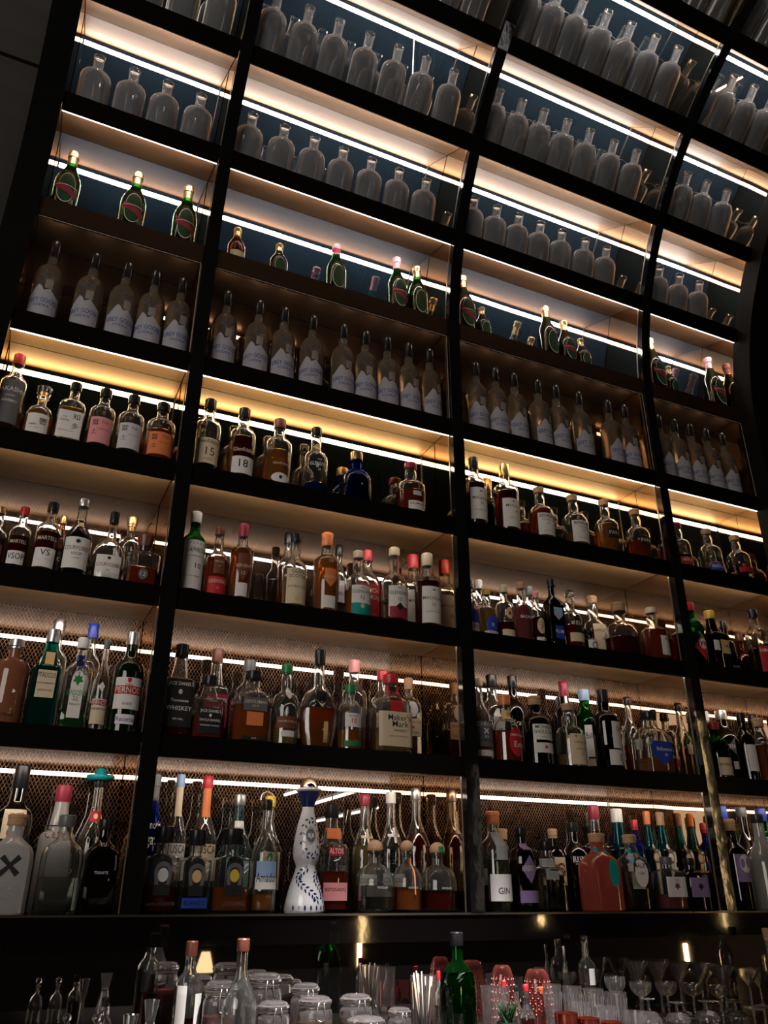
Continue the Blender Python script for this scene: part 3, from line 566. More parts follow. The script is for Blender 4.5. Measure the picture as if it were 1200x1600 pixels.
# ---------------------------------------------------------------- repeated bottles
ORD = ['first', 'second', 'third', 'fourth', 'fifth', 'sixth', 'seventh', 'eighth', 'ninth', 'tenth']
def copy_tree(o, loc, rot=None):
    c = o.copy(); COL.objects.link(c); c.location = loc
    if rot: c.rotation_euler = rot
    for ch in list(o.children):
        d = ch.copy(); COL.objects.link(d); d.parent = c
        for g in list(ch.children):
            h = g.copy(); COL.objects.link(h); h.parent = d
    return c
CLEAR = {  # tier: bay -> cap positions in the survey photo
 6: [[(157, 87), (212, 107), (264, 127), (316, 146)], [(395, 177), (446, 195), (493, 213), (538, 230), (582, 246), (625, 262), (667, 278)],
     [(733, 304), (768, 317), (806, 330), (843, 345), (879, 358), (915, 372), (948, 385)], [(1031, 415), (1062, 428), (1093, 440)]],
 7: [[(247, -85), (301, -60), (355, -38)], [(432, -3), (486, 7), (533, 27), (580, 48), (625, 68), (668, 87), (711, 106)],
     [(778, 139), (812, 153), (851, 170), (888, 186), (923, 202), (961, 217), (996, 232)], [(1075, 269), (1105, 282), (1137, 296)]],
 8: [[], [(683, -112), (725, -94), (768, -76)], [(837, -35), (875, -18), (913, -2), (952, 16), (989, 34), (1027, 53), (1062, 71)], [(1149, 115), (1181, 131), (1210, 146)]],
 9: [[], [], [(1140, -102), (1165, -90)], [(1218, -60), (1245, -46)]]}
CH = {6: .281, 7: .322, 8: .344, 9: .344}
protos = {}
for k, bays in CLEAR.items():
    for b, caps in enumerate(bays):
        if not caps: continue
        x0, x1 = BAYS[b]; xs = [place(px, py, k, .1)[0] for px, py in caps]
        xs[0] = max(xs[0], x0+.079)
        for i in range(1, len(xs)): xs[i] = max(xs[i], xs[i-1]+.150)
        xs[-1] = min(xs[-1], x1-.079)
        for i in range(len(xs)-2, -1, -1): xs[i] = min(xs[i], xs[i+1]-.150)
        for i, X in enumerate(xs):
            loc, t = on_shelf(X, k, .1)
            if k not in protos:
                protos[k] = make_bottle('clear_bottle', 'K', CH[k]*K, .072*K, loc, t, 'X', None, 0, 'x', [], seg=28)
                o = protos[k]
            else: o = copy_tree(protos[k], loc, (t, 0, 0))
            o.rotation_euler = (t, 0, 0)
            tag(o, f"clear corked bottle, {ORD[i]} from left, {BAYN[b]}, {ROWN[k]}", 'bottle', f'empty clear bottles, {ROWN[k]}')
def cord(k, b, h):
    x0, x1 = BAYS[b]; xs = [place(px, py, k, .1)[0] for px, py in CLEAR[k][b]]
    m = MB(); pts = []; n = max(20, len(xs)*8)
    a, c = xs[0]-.05, min(x1-.02, xs[-1]+.08)
    o, e, u, t = frame(k)
    def P(x, d, hh): return on_shelf(x, k, d, hh)[0]
    for i in range(n+1):
        x = a+(c-a)*i/n; pts.append(P(x, .15+.004*math.sin(i*1.9), h+.006*math.sin(i*1.3)))
    m.tube(pts, .0009, 5)
    for x in xs:
        xc = x+.074
        if xc > c: continue
        m.tube([P(xc+.014*math.cos(q*.7), .142+.002*math.sin(q), h+.014*math.sin(q*.7)) for q in range(9)], .0011, 5, closed=True)
    ob = m.obj('retaining_cord', [pri('cordwire', (.4, .38, .36), .3, metal=.8)], smooth=True)
    tag(ob, f'thin looped wire strung behind bottle necks, {BAYN[b]}, {ROWN[k]}', 'wire')
for k, b in ((7, 2), (7, 3), (8, 2), (8, 3)): cord(k, b, .25)
GOOSE = [[(90, 380), (152, 398), (202, 412), (246, 424), (283, 436)], [(357, 455), (407, 470), (446, 482), (490, 495), (537, 509), (568, 519), (599, 528), (625, 543), (666, 553)],
         [(742, 568), (768, 578), (797, 583), (838, 595), (866, 602), (902, 613), (948, 630), (973, 635)], [(1026, 647), (1050, 659), (1072, 663), (1100, 669), (1125, 675)]]
gp = None
for b, caps in enumerate(GOOSE):
    xs = [place(px, py, 4, .1)[0] for px, py in caps]
    for i in range(1, len(xs)): xs[i] = max(xs[i], xs[i-1]+.122)
    for i, X in enumerate(xs):
        X = min(max(X, BAYS[b][0]+.06), BAYS[b][1]-.06)
        loc, t = on_shelf(X, 4, .1); rz = random.uniform(-.35, .3)
        if gp is None:
            gp = make_bottle('vodka_bottle', 'G', .463*K, .0585*K, loc, 0, 'F', None, 0, 'k',
                             ['.03:.40:1.25:Z:mt;GREY GOOSE@.225,.05,b;VODKA@.165,.03,b', '.3:.5:.8:-;#bird@.50,.22,e,.05,.75', '.36:.46:.28:G:tag:.3'])
            o = gp
        else: o = copy_tree(gp, loc)
        o.rotation_euler = (0, 0, rz)
        tag(o, f"frosted vodka bottle with black cap, {ORD[i]} from left behind glass, {BAYN[b]}", 'bottle', 'frosted vodka bottles behind glass')
CHAMP = [  # px, py, bay, width, glass, foil, label, description
 (117, 240, 0, 40, 'g', 'd', 1, 'green champagne bottle with gold foil and red sash, nearest the left end'),
 (217, 272, 0, 40, 'g', 'd', 1, 'green champagne bottle with gold foil and red sash, middle of the three at left'),
 (296, 293, 0, 38, 'g', 'd', 1, 'green champagne bottle with gold foil and red sash just left of first post'),
 (372, 358, 1, 30, 'n', 'd', 2, 'small rosé champagne bottle with gold foil just right of first post'),
 (437, 383, 1, 30, 'D', 'd', 0, 'small dark champagne bottle with gold neck, second right of first post'),
 (526, 384, 1, 33, 'g', 'p', 3, 'green champagne bottle with pink and white neck band standing alone'),
 (620, 404, 1, 32, 'g', 'p', 1, 'green champagne bottle with pale pink foil and red sash'),
 (651, 418, 1, 32, 'g', 'd', 0, 'green champagne bottle without sash, gold collar, beside the pink foiled one'),
 (722, 433, 2, 36, 'D', 'd', 1, 'tall dark champagne bottle hugging the second post'),
 (740, 478, 2, 26, 'D', 'd', 0, 'small dark champagne bottle with gold foil right of the second post'),
 (851, 480, 2, 31, 'D', 'd', 0, 'dark champagne bottle with pale gold foil, white outlined neck, mid bay'),
 (880, 503, 2, 30, 'D', 'd', 1, 'dark champagne bottle with dark red crest and gold foil, mid bay'),
 (904, 530, 2, 26, 'D', 'd', 0, 'smallest dark champagne bottle with gold foil, third of the mid bay trio'),
 (1014, 530, 3, 32, 'D', 'd', 1, 'dark champagne bottle with red band hugging the third post'),
 (1037, 572, 3, 24, 'D', 'd', 0, 'small dark champagne bottle with gold foil right of the third post'),
 (1105, 560, 3, 30, 'D', 'p', 1, 'dark champagne bottle with pink gold foil and red band in far-right bay')]
pX = pR = -9
for px, py, b, w, g, foil, lab, desc in CHAMP:
    X, H, dist = place(px, py, 5, .09); Rm = w/2*dist/F
    X = min(max(X, BAYS[b][0]+Rm+.004), BAYS[b][1]-Rm-.004)
    X = max(X, pX+pR+Rm+.004); pX, pR = X, Rm
    loc, t = on_shelf(X, 5, .09)
    ls = {0: ['.08:.48:.76:W:oval', '.09:.47:.72:D:oval'], 1: ['.08:.54:.84:W:oval', '.09:.53:.80:D:oval', '.24:.33:.85:m:sash', '.333:.342:.8:w:sash'], 2: ['.1:.3:.8:c'], 3: []}[lab]
    if lab == 3: ls = ['.08:.5:.76:W:oval', '.09:.49:.72:D:oval']
    PAL.setdefault('m', (.3, .02, .05))
    r = make_bottle('champagne_bottle', 'M', H*K, Rm*K, loc, 0, g, {'g': 'G', 'D': 'D', 'n': 'A'}[g], .62, foil, ls)
    if lab == 3:
        c = .44*Rm*K; link('neck_band', lathe('neck_band', [(c*1.0, H*K*.83), (c*1.0, H*K*.88)], [paper('r')], 18, cap_top=False, cap_bot=False), r)
    tag(r, desc, 'champagne bottle')
# painted ceramic bottle
X, H, dist = place(484, 1198, 0, .1); H = min(H, .47)*K
loc, t = on_shelf(X, 0, .1)
root = empty('ceramic_bottle', loc)
RB = 30*dist/F*K
prof = [(.95, 0), (1.0, .015), (.94, .08), (.78, .18), (.58, .27), (.49, .325), (.54, .35), (.63, .38), (.67, .42), (.655, .48), (.61, .54), (.50, .63), (.38, .70), (.30, .75), (.29, .77)]
prof = [(r*RB, z*H) for r, z in prof]
bod = link('body', lathe('body', prof, [pri('glaze', (.62, .62, .63), .15, coat=.6)], 36), root)
blue = pri('cobalt', (.01, .015, .10), .2, coat=.5)
v, f, mi = [], [], []
def leafpatch(x, z, ang, L):
    k0 = len(v); pts = [(-1, 0), (-.3, .42), (.5, .34), (1, 0), (.5, -.34), (-.3, -.42)]
    for a, b in pts:
        v.append(surf(prof, x+(a*math.cos(ang)-b*math.sin(ang))*L, z+(a*math.sin(ang)+b*math.cos(ang))*L, 2, 1, .0007))
    f.append(tuple(range(k0, k0+6))); mi.append(0)
def vine(pts, L):
    for i in range(len(pts)-1):
        (xa, za), (xb, zb) = pts[i], pts[i+1]; an = math.atan2(zb-za, xb-xa)
        nx, nz = -math.sin(an)*L*.9, math.cos(an)*L*.9
        leafpatch(xa+nx, za+nz, an+.7, L); leafpatch(xa-nx, za-nz, an-.7, L)
vine([(RB*(.05+.50*math.cos(a)), H*(.53+.135*math.sin(a))) for a in [q/13*2*math.pi for q in range(14)]], H*.016)
vine([(RB*(-.15-.45*math.sin(u*5.2)), H*(.31-.25*u)) for u in [q/12 for q in range(13)]], H*.017)
vine([(RB*(.55-.22*math.sin(u*6)), H*(.30-.23*u)) for u in [q/10 for q in range(11)]], H*.017)
for q in range(7): leafpatch(RB*(-.9+.3*q), H*.035, math.pi/2, H*.02)
link('painted_vines', new_mesh('painted_vines', v, f, [blue], None, False), bod)
wrap_label('.48:.62:.27:G:oval;#oval@.55,.10,e;#leaf@.55,.06,s', prof, H, RB, 2, 1, root)
colr = link('collar', lathe('collar', [(.29*RB, H*.765), (.36*RB, H*.80), (.50*RB, H*.86), (.60*RB, H*.89), (.3*RB, H*.895)], [blue], 28), root)
link('rim', lathe('rim', [(.58*RB, H*.885), (.66*RB, H*.897), (.66*RB, H*.908), (.5*RB, H*.91)], [pri('glaze', (0, 0, 0))], 28), colr)
link('silver_stopper', lathe('silver_stopper', [(.48*RB*math.cos(a/10*math.pi/2)+.0003, H*.909+H*.091*math.sin(a/10*math.pi/2)) for a in range(11)], [pri('chrome', (.85, .85, .85), .08, metal=1)], 28, sharp=False), root)
tag(root, 'tall waisted white ceramic bottle painted with blue vines under a silver dome', 'bottle')
# ---------------------------------------------------------------- shelving
def bronze(name, col, rough, metal=.35, spec=.5):
    def b(nt):
        tc = N(nt, 'TexCoord'); mp = N(nt, 'Mapping', Vector=tc.outputs['Object']); mp.inputs['Scale'].default_value = (1, 3, 1)
        nz = N(nt, 'TexNoise', Vector=mp.outputs[0], Scale=3.0, Detail=3.0)
        mp2 = N(nt, 'Mapping', Vector=tc.outputs['Object']); mp2.inputs['Scale'].default_value = (4, 160, 160)
        n2 = N(nt, 'TexNoise', Vector=mp2.outputs[0], Scale=4.0)
        mx = N(nt, 'MixRGB', Fac=nz.outputs[0], Color1=tuple(c*.35 for c in col), Color2=tuple(min(1, c*1.55) for c in col))  # blotches in the colour imitate bottle shadows and reflections
        bp = N(nt, 'Bump', Height=n2.outputs[0], Strength=.08, Distance=.001)
        p = N(nt, 'BsdfPrincipled', Base0Color=mx.outputs[0], Roughness=rough, Metallic=metal, Normal=bp.outputs[0]); p.inputs['Specular IOR Level'].default_value = spec
        return p.outputs[0]
    return mat(name, b)
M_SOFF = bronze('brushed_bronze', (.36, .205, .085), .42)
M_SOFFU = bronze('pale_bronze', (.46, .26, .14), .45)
M_SOFF6 = bronze('deep_bronze', (.085, .042, .019), .7, 0, .03)  # darker matte bronze for the soffit over the champagne tier
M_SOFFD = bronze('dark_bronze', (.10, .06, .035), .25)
M_BLK = pri('shelf_black', (.004, .0035, .003), .3, spec=.05)
M_POST = pri('post_gloss', (.006, .006, .006), .06, spec=.8, bump=.2, scale=16)
def mirror(name, col, rough, dcol, dw, bump=0, scale=3):
    def b(nt):
        g = N(nt, 'BsdfGlossy', Color=col, Roughness=rough); d = N(nt, 'BsdfDiffuse', Color=dcol)
        if bump:
            tc = N(nt, 'TexCoord'); nz = N(nt, 'TexNoise', Vector=tc.outputs['Object'], Scale=scale, Detail=0.0)
            bp = N(nt, 'Bump', Height=nz.outputs[0], Strength=bump, Distance=.02); nt.links.new(bp.outputs[0], g.inputs['Normal'])
        return N(nt, 'MixShader', Fac=dw, i1=g.outputs[0], i2=d.outputs[0]).outputs[0]
    return mat(name, b)
M_SIDE = mirror('bronze_mirror', (.78, .57, .38), .01, (.05, .03, .015), .04, .06, 4)
M_BACK = mirror('blue_black_mirror', (.84, .79, .74), .012, (.05, .09, .13), .13, .05, 3)
M_BACK3 = mirror('black_mirror', (.66, .58, .47), .012, (.012, .022, .022), .10)
def chain_mat(name, gw, gcol, kf=1.0):
    """dark glass over a curtain of fine bronze chain"""
    def b(nt):
        tc = N(nt, 'TexCoord'); sx = N(nt, 'SeparateXYZ', Vector=tc.outputs['Object'])
        def wv(a, bz, ph=0):
            q = N(nt, 'Math', _operation='MULTIPLY_ADD', i0=sx.outputs[0], i1=a, i2=ph)
            r = N(nt, 'Math', _operation='MULTIPLY_ADD', i0=sx.outputs[2], i1=bz, i2=q.outputs[0])
            s = N(nt, 'Math', _operation='SINE', i0=r.outputs[0]); return N(nt, 'Math', _operation='ABSOLUTE', i0=s.outputs[0])
        nz = N(nt, 'TexNoise', Vector=tc.outputs['Object'], Scale=26.0)
        w1, w2 = wv(300, 170), wv(300, -170)
        mn = N(nt, 'Math', _operation='MINIMUM', i0=w1.outputs[0], i1=w2.outputs[0])
        cr = N(nt, 'Math', _operation='LESS_THAN', i0=mn.outputs[0], i1=.30)
        va = N(nt, 'Math', _operation='MULTIPLY', i0=cr.outputs[0], i1=nz.outputs[0])
        cx = N(nt, 'MixRGB', Fac=va.outputs[0], Color1=(.006, .004, .003), Color2=(.30*kf, .165*kf, .095*kf))
        d = N(nt, 'BsdfDiffuse', Color=cx.outputs[0]); m2 = N(nt, 'BsdfGlossy', Color=cx.outputs[0], Roughness=.35)
        a = N(nt, 'MixShader', Fac=.65, i1=d.outputs[0], i2=m2.outputs[0])
        g = N(nt, 'BsdfGlossy', Color=gcol, Roughness=.008)
        return N(nt, 'MixShader', Fac=gw, i1=a.outputs[0], i2=g.outputs[0]).outputs[0]
    return mat(name, b)
M_CHAIN = chain_mat('chain_behind_glass', .21, (.62, .56, .52), .72)
M_CHAIN2 = chain_mat('chain_behind_dark_glass', .20, (.62, .56, .52), .36)
M_CHAINB = chain_mat('chain_behind_bronze_glass', .42, (.6, .42, .28), .4)
def emis(name, col, st):
    def b(nt): return N(nt, 'Emission', Color=col, Strength=st).outputs[0]
    return mat(name, b)
E_COOL = emis('led_cool', (1, .95, .92), 70.0); E_WARM = emis('led_warm', (1, .80, .50), 32.0); E_LOW = emis('led_low', (1, .87, .76), 24.0)
E_LINE = emis('led_edge', (1, .95, .93), 5.0); E_DIM = emis('led_dim', (1, .84, .68), 24.0)
M_ALU = pri('led_profile', (.3, .3, .3), .4, metal=.6)
def shelf(k, b):
    x0, x1 = BAYS[b]; o, e, u, t = frame(k)
    th = ST[k]-SB[k] if k <= 5 else .086
    L0 = W(0, 0, 0)
    root = empty('shelf', W((x0+x1)/2, o[0], o[1]), (t, 0, 0)); hw = (x1-x0)/2
    up = DEPTH.get(k, .31); dn = DEPTH.get(k-1, .31)
    g = .0015
    def BX(mb, xa, d0, h0, xb, d1, h1, m=0): mb.box((xa*K, d0*K, h0*K), (xb*K, d1*K, h1*K), m)
    m = MB(); BX(m, -hw+g, 0, -th, hw-g, .016, 0); BX(m, -hw+g, .016, -th+.0505, hw-g, up-.003, -.001)
    m.obj('board', [pri('ledge_bronze', (.05, .03, .018), .22, metal=.5) if k == 5 else M_BLK, M_SOFF], root)
    if k == 0: tag(root, f'glossy black ledge under the {ROWN[0]} of bottles, {BAYN[b]}', 'shelf', 'black display shelves'); return root
    # soffit panel
    m = MB(); BX(m, -hw+g, .016, -th+.044, hw-g, dn-.002, -th+.050)
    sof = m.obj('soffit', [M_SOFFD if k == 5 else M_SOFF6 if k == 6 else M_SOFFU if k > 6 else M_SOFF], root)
    # light strip behind the fascia, shining back into the tier below
    em = {5: E_DIM, 4: E_WARM, 3: E_LOW, 2: E_LOW, 1: E_LOW}.get(k, E_COOL)
    line = k in (4, 6)
    m = MB()
    def strip(xa, xb):
        k0 = len(m.f); BX(m, xa, .0165, -th+.001, xb, .026 if line else .0225, -th+(.022 if k not in (1, 2, 3) else .018), 0)
        m.m[k0+4] = 1           # face turned to the back
        m.m[k0+0] = 2 if line else 0
    if k == 5:
        n = int(2*hw/.15)
        for i in range(n):
            xc = -hw+(i+.5)*2*hw/n; strip(xc-.024, xc+.024)
    else: strip(-hw+.004, hw-.004)
    m.obj('light_strip', [M_ALU, em, E_LINE], sof)
    # back panel of the tier below, square to this soffit
    if k-1 >= 0 and k-1 != 99:
        if k <= 5: hgt = (SB[k]-ST[k-1]) if k <= 5 else 0
        else: hgt = (DEPTH[k-1]+R)*(TH[k]-.039-(TH[k-1] if k > 6 else ST[5]-Z0))+.02
        bm = {0: M_CHAIN, 1: M_CHAIN, 2: M_CHAIN2, 3: M_BACK3, 4: M_CHAINB}.get(k-1, M_BACK)
        m = MB(); BX(m, -hw+g, dn, -th-hgt-(.03 if k > 5 else -.002), hw-g, dn+.008, -th+.046)
        m.obj('back_mirror', [bm], root)
    if k == 5:   # glass front of the tier below
        m = MB(); BX(m, -hw+.006, .004, -th-.508, hw-.006, .0085, -th-.004)
        pn = m.obj('glass_pane', [M_PANE], root)
        m = MB(); BX(m, -hw+.006, .0028, -th-.006, hw-.006, .004, -th-.003); BX(m, hw-.009, .0028, -th-.508, hw-.006, .004, -th-.006)
        m.obj('glass_edge', [pri('glass_edge', (.35, .27, .2), .3, emit=.05)], pn)  # faint emission stands in for light caught in the edge
    nm = f'tilted black display shelf' if k > 5 else 'black display shelf'
    tag(root, f'{nm} carrying the {ROWN[k] if k < 10 else "hidden top tier"}, {BAYN[b]}', 'shelf', 'black display shelves')
    return root
def pane_b(nt):
    tr = N(nt, 'BsdfTransparent', Color=(.96, .94, .92)); gl = N(nt, 'BsdfGlossy', Color=(1, 1, 1), Roughness=.0)
    return N(nt, 'MixShader', Fac=.05, i1=tr.outputs[0], i2=gl.outputs[0]).outputs[0]
M_PANE = mat('pane', pane_b)
for k in range(0, 11):
    for b in range(4):
        if k == 0: continue
        if k >= 9 and b == 0: pass
        shelf(k, b)
# lowest ledge runs the whole width
M_LEDGE = pri('ledge_gloss', (.004, .003, .003), .05, spec=.7, bump=.12, scale=9)
m = MB(); a, c = W(-.9, -.004, SB[0]), W(4.6, .40, ST[0]); m.box(tuple(a), tuple(c), 0)
a, c = W(-.9, -.010, ST[0]-.008), W(4.6, .0, ST[0]-.001); m.box(tuple(a), tuple(c), 1)
o = m.obj('bottle_ledge', [M_LEDGE, pri('ledge_lip', (.12, .10, .09), .2, metal=.7)]); tag(o, 'long glossy black ledge carrying the lowest tier of bottles', 'ledge')
SV = [-.059, Z0]+[Z0+.06*i for i in range(1, 23)]
for (xa, xb), nm in (((.44, .50), 'first'), ((1.735, 1.797), 'second'), ((3.034, 3.093), 'third')):
    root = empty('shelf_post', W(0, 0, 0)); root.location = (0, 0, 0)
    swept('post', xa, xb, SV, -.012, .03, [M_POST], root)
    swept('mirror_divider', xa+.0008, xb-.0008, SV, .0302, .42, [M_BLK, M_SIDE], root)
    swept('mirror_edge', xa-.0016, xa+.0004, SV, .026, .034, [pri('mirror_edge', (.3, .25, .2), .3, metal=.6)], root)
    tag(root, f'{nm} tall glossy black post from the left, curving forward at the top', 'post')
# ends of the unit
root = empty('end_post', (0, 0, 0)); swept('post', -.40, -.279, SV, -.014, .03, [M_POST], root)
swept('mirror_divider', -.31, -.2795, SV, .0302, .42, [M_BLK, M_SIDE], root); tag(root, 'glossy black upright closing the shelving at its left end', 'post')
root = empty('end_post', (0, 0, 0)); swept('post', 3.808, 4.1, SV, -.10, .03, [pri('end_black', (.004, .004, .004), .7, spec=.1)], root)
swept('mirror_divider', 3.8085, 3.86, SV, .0302, .42, [M_BLK, M_SIDE], root); tag(root, 'broad matte black curved upright closing the shelving at its right end', 'post')
M_WALL = pri('wall_panel', (.022, .021, .020), .6, noise=.25, scale=25)
sv = [-1.75, -.6, SB[0]+.0, 1.2, 2.4, Z0]+[Z0+.06*i for i in range(1, 23)]
struct(swept('wall_left', -3.39, -.402, [s for s in sv[2:] if s <= Z0+.36], .01, .12, [M_WALL]))
struct(swept('wall_left_upper', -3.39, -.402, [Z0+.368]+[s for s in sv if s > Z0+.40], .01, .12, [M_WALL]))
struct(swept('wall_right', 4.102, 6.98, sv[2:], -.08, .12, [pri('wall_dark', (.006, .006, .006), .7, spec=.1)]))
struct(swept('wall_back_shell', -3.39, 6.98, sv, .45, .5, [M_BLK]))
# dark mirror below the ledge, counter, room
m = MB(); m.box(tuple(W(-3.36, .03, -.44)), tuple(W(6.96, .045, SB[0]+.001))); M_LOW = mirror('low_mirror', (.55, .5, .48), .02, (.01, .009, .009), .3)
o = m.obj('splash_mirror', [M_LOW]); tag(o, 'dark mirror strip between the ledge and the work counter', 'mirror')
m = MB(); m.box(tuple(W(-3.36, -.95, -.50)), tuple(W(6.96, .029, -.42)))
o = m.obj('back_counter', [pri('counter', (.02, .018, .018), .15, coat=.3, noise=.3)]); tag(o, 'black stone work counter along the foot of the shelving', 'counter')
m = MB(); m.box(tuple(W(-3.36, -.88, -1.759)), tuple(W(6.96, .0, -.501)))
o = m.obj('counter_cabinet', [M_BLK]); tag(o, 'black cabinet run carrying the work counter', 'cabinet')
FZ = -ZC/K
def wallbox(name, a, b, m_): 
    q = MB(); q.box(tuple(W(*a)), tuple(W(*b))); return struct(q.obj(name, [m_]))
M_DK = pri('room_dark', (.035, .025, .02), .8)
wallbox('floor', (-3.4, -8, FZ-.1), (7, .5, FZ), pri('floorboards', (.03, .02, .015), .4, noise=.4, scale=8))
wallbox('ceiling', (-3.4, -8, 5.3), (7, .5, 5.4), M_DK)
wallbox('wall_rear', (-3.4, -8.1, FZ), (7, -8, 5.3), M_DK)
wallbox('wall_side_left', (-3.5, -8, FZ), (-3.4, .5, 5.3), M_DK)
wallbox('wall_side_right', (7, -8, FZ), (7.1, .5, 5.3), M_DK)
# ---------------------------------------------------------------- things on the work counter
CZ = -.4195
def counter_at(px, py, y):
    x, z = at_y(px, py, y); dist = math.sqrt(x*x+(y+3)**2+z*z)*math.cos(math.atan(math.hypot(px-600, py-800)/F))
    return x, (z-CZ)*K, dist
G_CL = wall_glass('barware_glass', (.98, .99, .99), .06, (.85, .77, .77))
M_WIRE = pri('clasp_wire', (.5, .48, .45), .25, metal=.9)
OCC = []
def clear_of(x, y, r):
    for _ in range(40):
        hit_ = False
        for ox, oy, orr in OCC:
            d = math.hypot(x-ox, y-oy); g = r+orr+.003
            if d < g:
                hit_ = True; dx, dy = (x-ox)/(d or 1), (y-oy)/(d or 1)
                if abs(dx) < .2: dx = .2 if dx >= 0 else -.2
                q = math.hypot(dx, dy); x += dx/q*(g-d+.001); y += dy/q*(g-d+.001)*.5
        y = min(y, -r-.01)
        if not hit_: break
    OCC.append((x, y, r)); return x, y
def clip_jar(px, py, y, w, fillc, label):
    x, H, dist = counter_at(px, py, y); Rm = w/2*dist/F; x, y = clear_of(x, y, Rm*1.12); Rm *= K
    r = empty('clip_top_jar', W(x, y, CZ))
    link('glass_body', lathe('glass_body', [(Rm*.9, 0), (Rm, .006), (Rm, H*.70), (Rm*.95, H*.76), (Rm*.84, H*.80), (Rm*.84, H*.83), (Rm*.92, H*.84), (Rm*.92, H*.87), (Rm*.8, H*.87)], [G_CL], 28, cap_top=False), r)
    lid = link('glass_lid', lathe('glass_lid', [(Rm*.84, H*.885), (Rm*.96, H*.89), (Rm*.96, H*.925), (Rm*.86, H*.94), (Rm*.80, H*.975), (Rm*.6, H)], [G_CL], 28), r)
    link('seal_ring', lathe('seal_ring', [(Rm*.93, H*.872), (Rm*.95, H*.884)], [pri('seal', (.5, .42, .36), .6)], 28, cap_top=False, cap_bot=False), lid)
    m = MB()
    m.tube([(Rm*.86*math.cos(a/20*2*math.pi), Rm*.86*math.sin(a/20*2*math.pi), H*.815) for a in range(20)], .0014, 6, closed=True)
    for s in (-.22, .22): m.tube([(Rm*s, -Rm*.90, H*.62), (Rm*s*1.2, -Rm*1.05, H*.70), (Rm*s, -Rm*.98, H*.80), (Rm*s*.7, -Rm*1.0, H*.91)], .0013, 6)
    m.tube([(-Rm*.22, -Rm*1.03, H*.63), (0, -Rm*1.06, H*.60), (Rm*.22, -Rm*1.03, H*.63)], .0013, 6)
    m.obj('wire_clasp', [M_WIRE], lid, True)
    if fillc: link('contents', lathe('contents', [(Rm*.86, .004), (Rm*.95, .012), (Rm*.95, H*.5), (Rm*.8, H*.55), (Rm*.3, H*.57)], [pri('contents_'+fillc, {'red': (.35, .05, .03), 'amber': (.45, .22, .08), 'pale': (.4, .34, .25)}[fillc], .5, noise=.6, scale=160, bump=.6)], 24), r)
    tag(r, label, 'jar')
for a in [(415, 1520, -.20, 54, 'pale', 'tall clip-top jar with domed lid behind the brown capped bottle'),
          (478, 1536, -.24, 46, None, 'flat lidded clip-top jar at the back right of the domed jar'),
          (345, 1532, -.36, 50, 'red', 'clip-top jar of red dried fruit, leftmost of the jars'),
          (428, 1564, -.42, 52, 'pale', 'small clip-top jar in front of the domed jar'),
          (493, 1556, -.40, 54, 'amber', 'clip-top jar of amber peel with arched lid, centre of the group'),
          (556, 1553, -.34, 52, 'pale', 'clip-top jar at the right of the group, plain flat lid'),
          (572, 1588, -.56, 62, None, 'low wide clip-top jar at the very front of the group'),
          (624, 1574, -.46, 38, 'pale', 'smallest clip-top jar beside the drinking straws')]: clip_jar(*a)
def counter_bottle(px, py, y, w, kind, gl, lq, fill, cap, labels, desc, name='bar_bottle', style=None):
    x, H, dist = counter_at(px, py, y); Rm = w/2*dist/F; x, y = clear_of(x, y, Rm)
    r = make_bottle(name, kind, H, Rm*K, W(x, y, CZ), 0, gl, lq, fill, cap, labels, capstyle=style); tag(r, desc, 'bottle'); return r
counter_bottle(301, 1470, -.30, 42, 'A', 'x', 'm', .35, 'n', ['.2:.62:.4:w:tag:-.7', '.12:.55:.35:w:tag:.7;OK@.2,.03,r,.7'], 'clear wine bottle with brown capsule and white back labels on work counter')
counter_bottle(381, 1466, -.56, 52, 'E', 'x', 'm', .16, 'n', ['.1:.32:.5:w:tag:.55', '.1:.32:.45:w:tag:-.6'], 'sloping clear bottle with dark red capsule in front of the jars')
counter_bottle(713, 1456, -.52, 50, 'J', 'g', 'g', .66, 'k', ['.08:.2:.6:G'], 'large emerald green bottle with black pourer, front of work counter')
counter_bottle(685, 1517, -.30, 14, 'A', 'x', 'w', .5, 'r', [], 'thin clear bottle with bright red cap beside green bottle')
counter_bottle(787, 1532, -.30, 18, 'A', 'x', 'r', .6, 'r', [], 'small bottle with red cap between the two pink goblets')
counter_bottle(806, 1540, -.46, 20, 'E', 'x', 'w', .3, 'k', [], 'little clear bottle with black cap beside the tumbler')
counter_bottle(821, 1538, -.60, 24, 'E', 'x', 'p', .5, 'r', ['.62:.8:.5:k'], 'small pink bottle with red cap and black neck band in front')
counter_bottle(912, 1462, -.06, 26, 'C', 'x', 'w', .4, 'x', ['.4:.6:.4:w'], 'small clear bottle at the back of the counter against the mirror')
counter_bottle(1196, 1450, -.10, 26, 'A', 'x', 'w', .4, 'u', [], 'clear bottle with wooden stopper at right end of work counter')
counter_bottle(166, 1558, -.34, 26, 'A', 'x', 'k', .5, 'k', [], 'dark bottle with glass neck between the two stoppered decanters')
counter_bottle(106, 1583, -.50, 30, 'P', 'x', 'w', .3, 'x', [], 'short glass decanter with glass stopper, left of a pair', 'decanter', 'ball')
counter_bottle(152, 1584, -.52, 30, 'P', 'x', 'w', .3, 'x', [], 'short glass decanter with glass stopper, right of a pair', 'decanter', 'ball')
counter_bottle(880, 1478, -.03, 10, 'A', 'x', 'w', .3, 's', [], 'very slender clear tube bottle against the counter mirror')
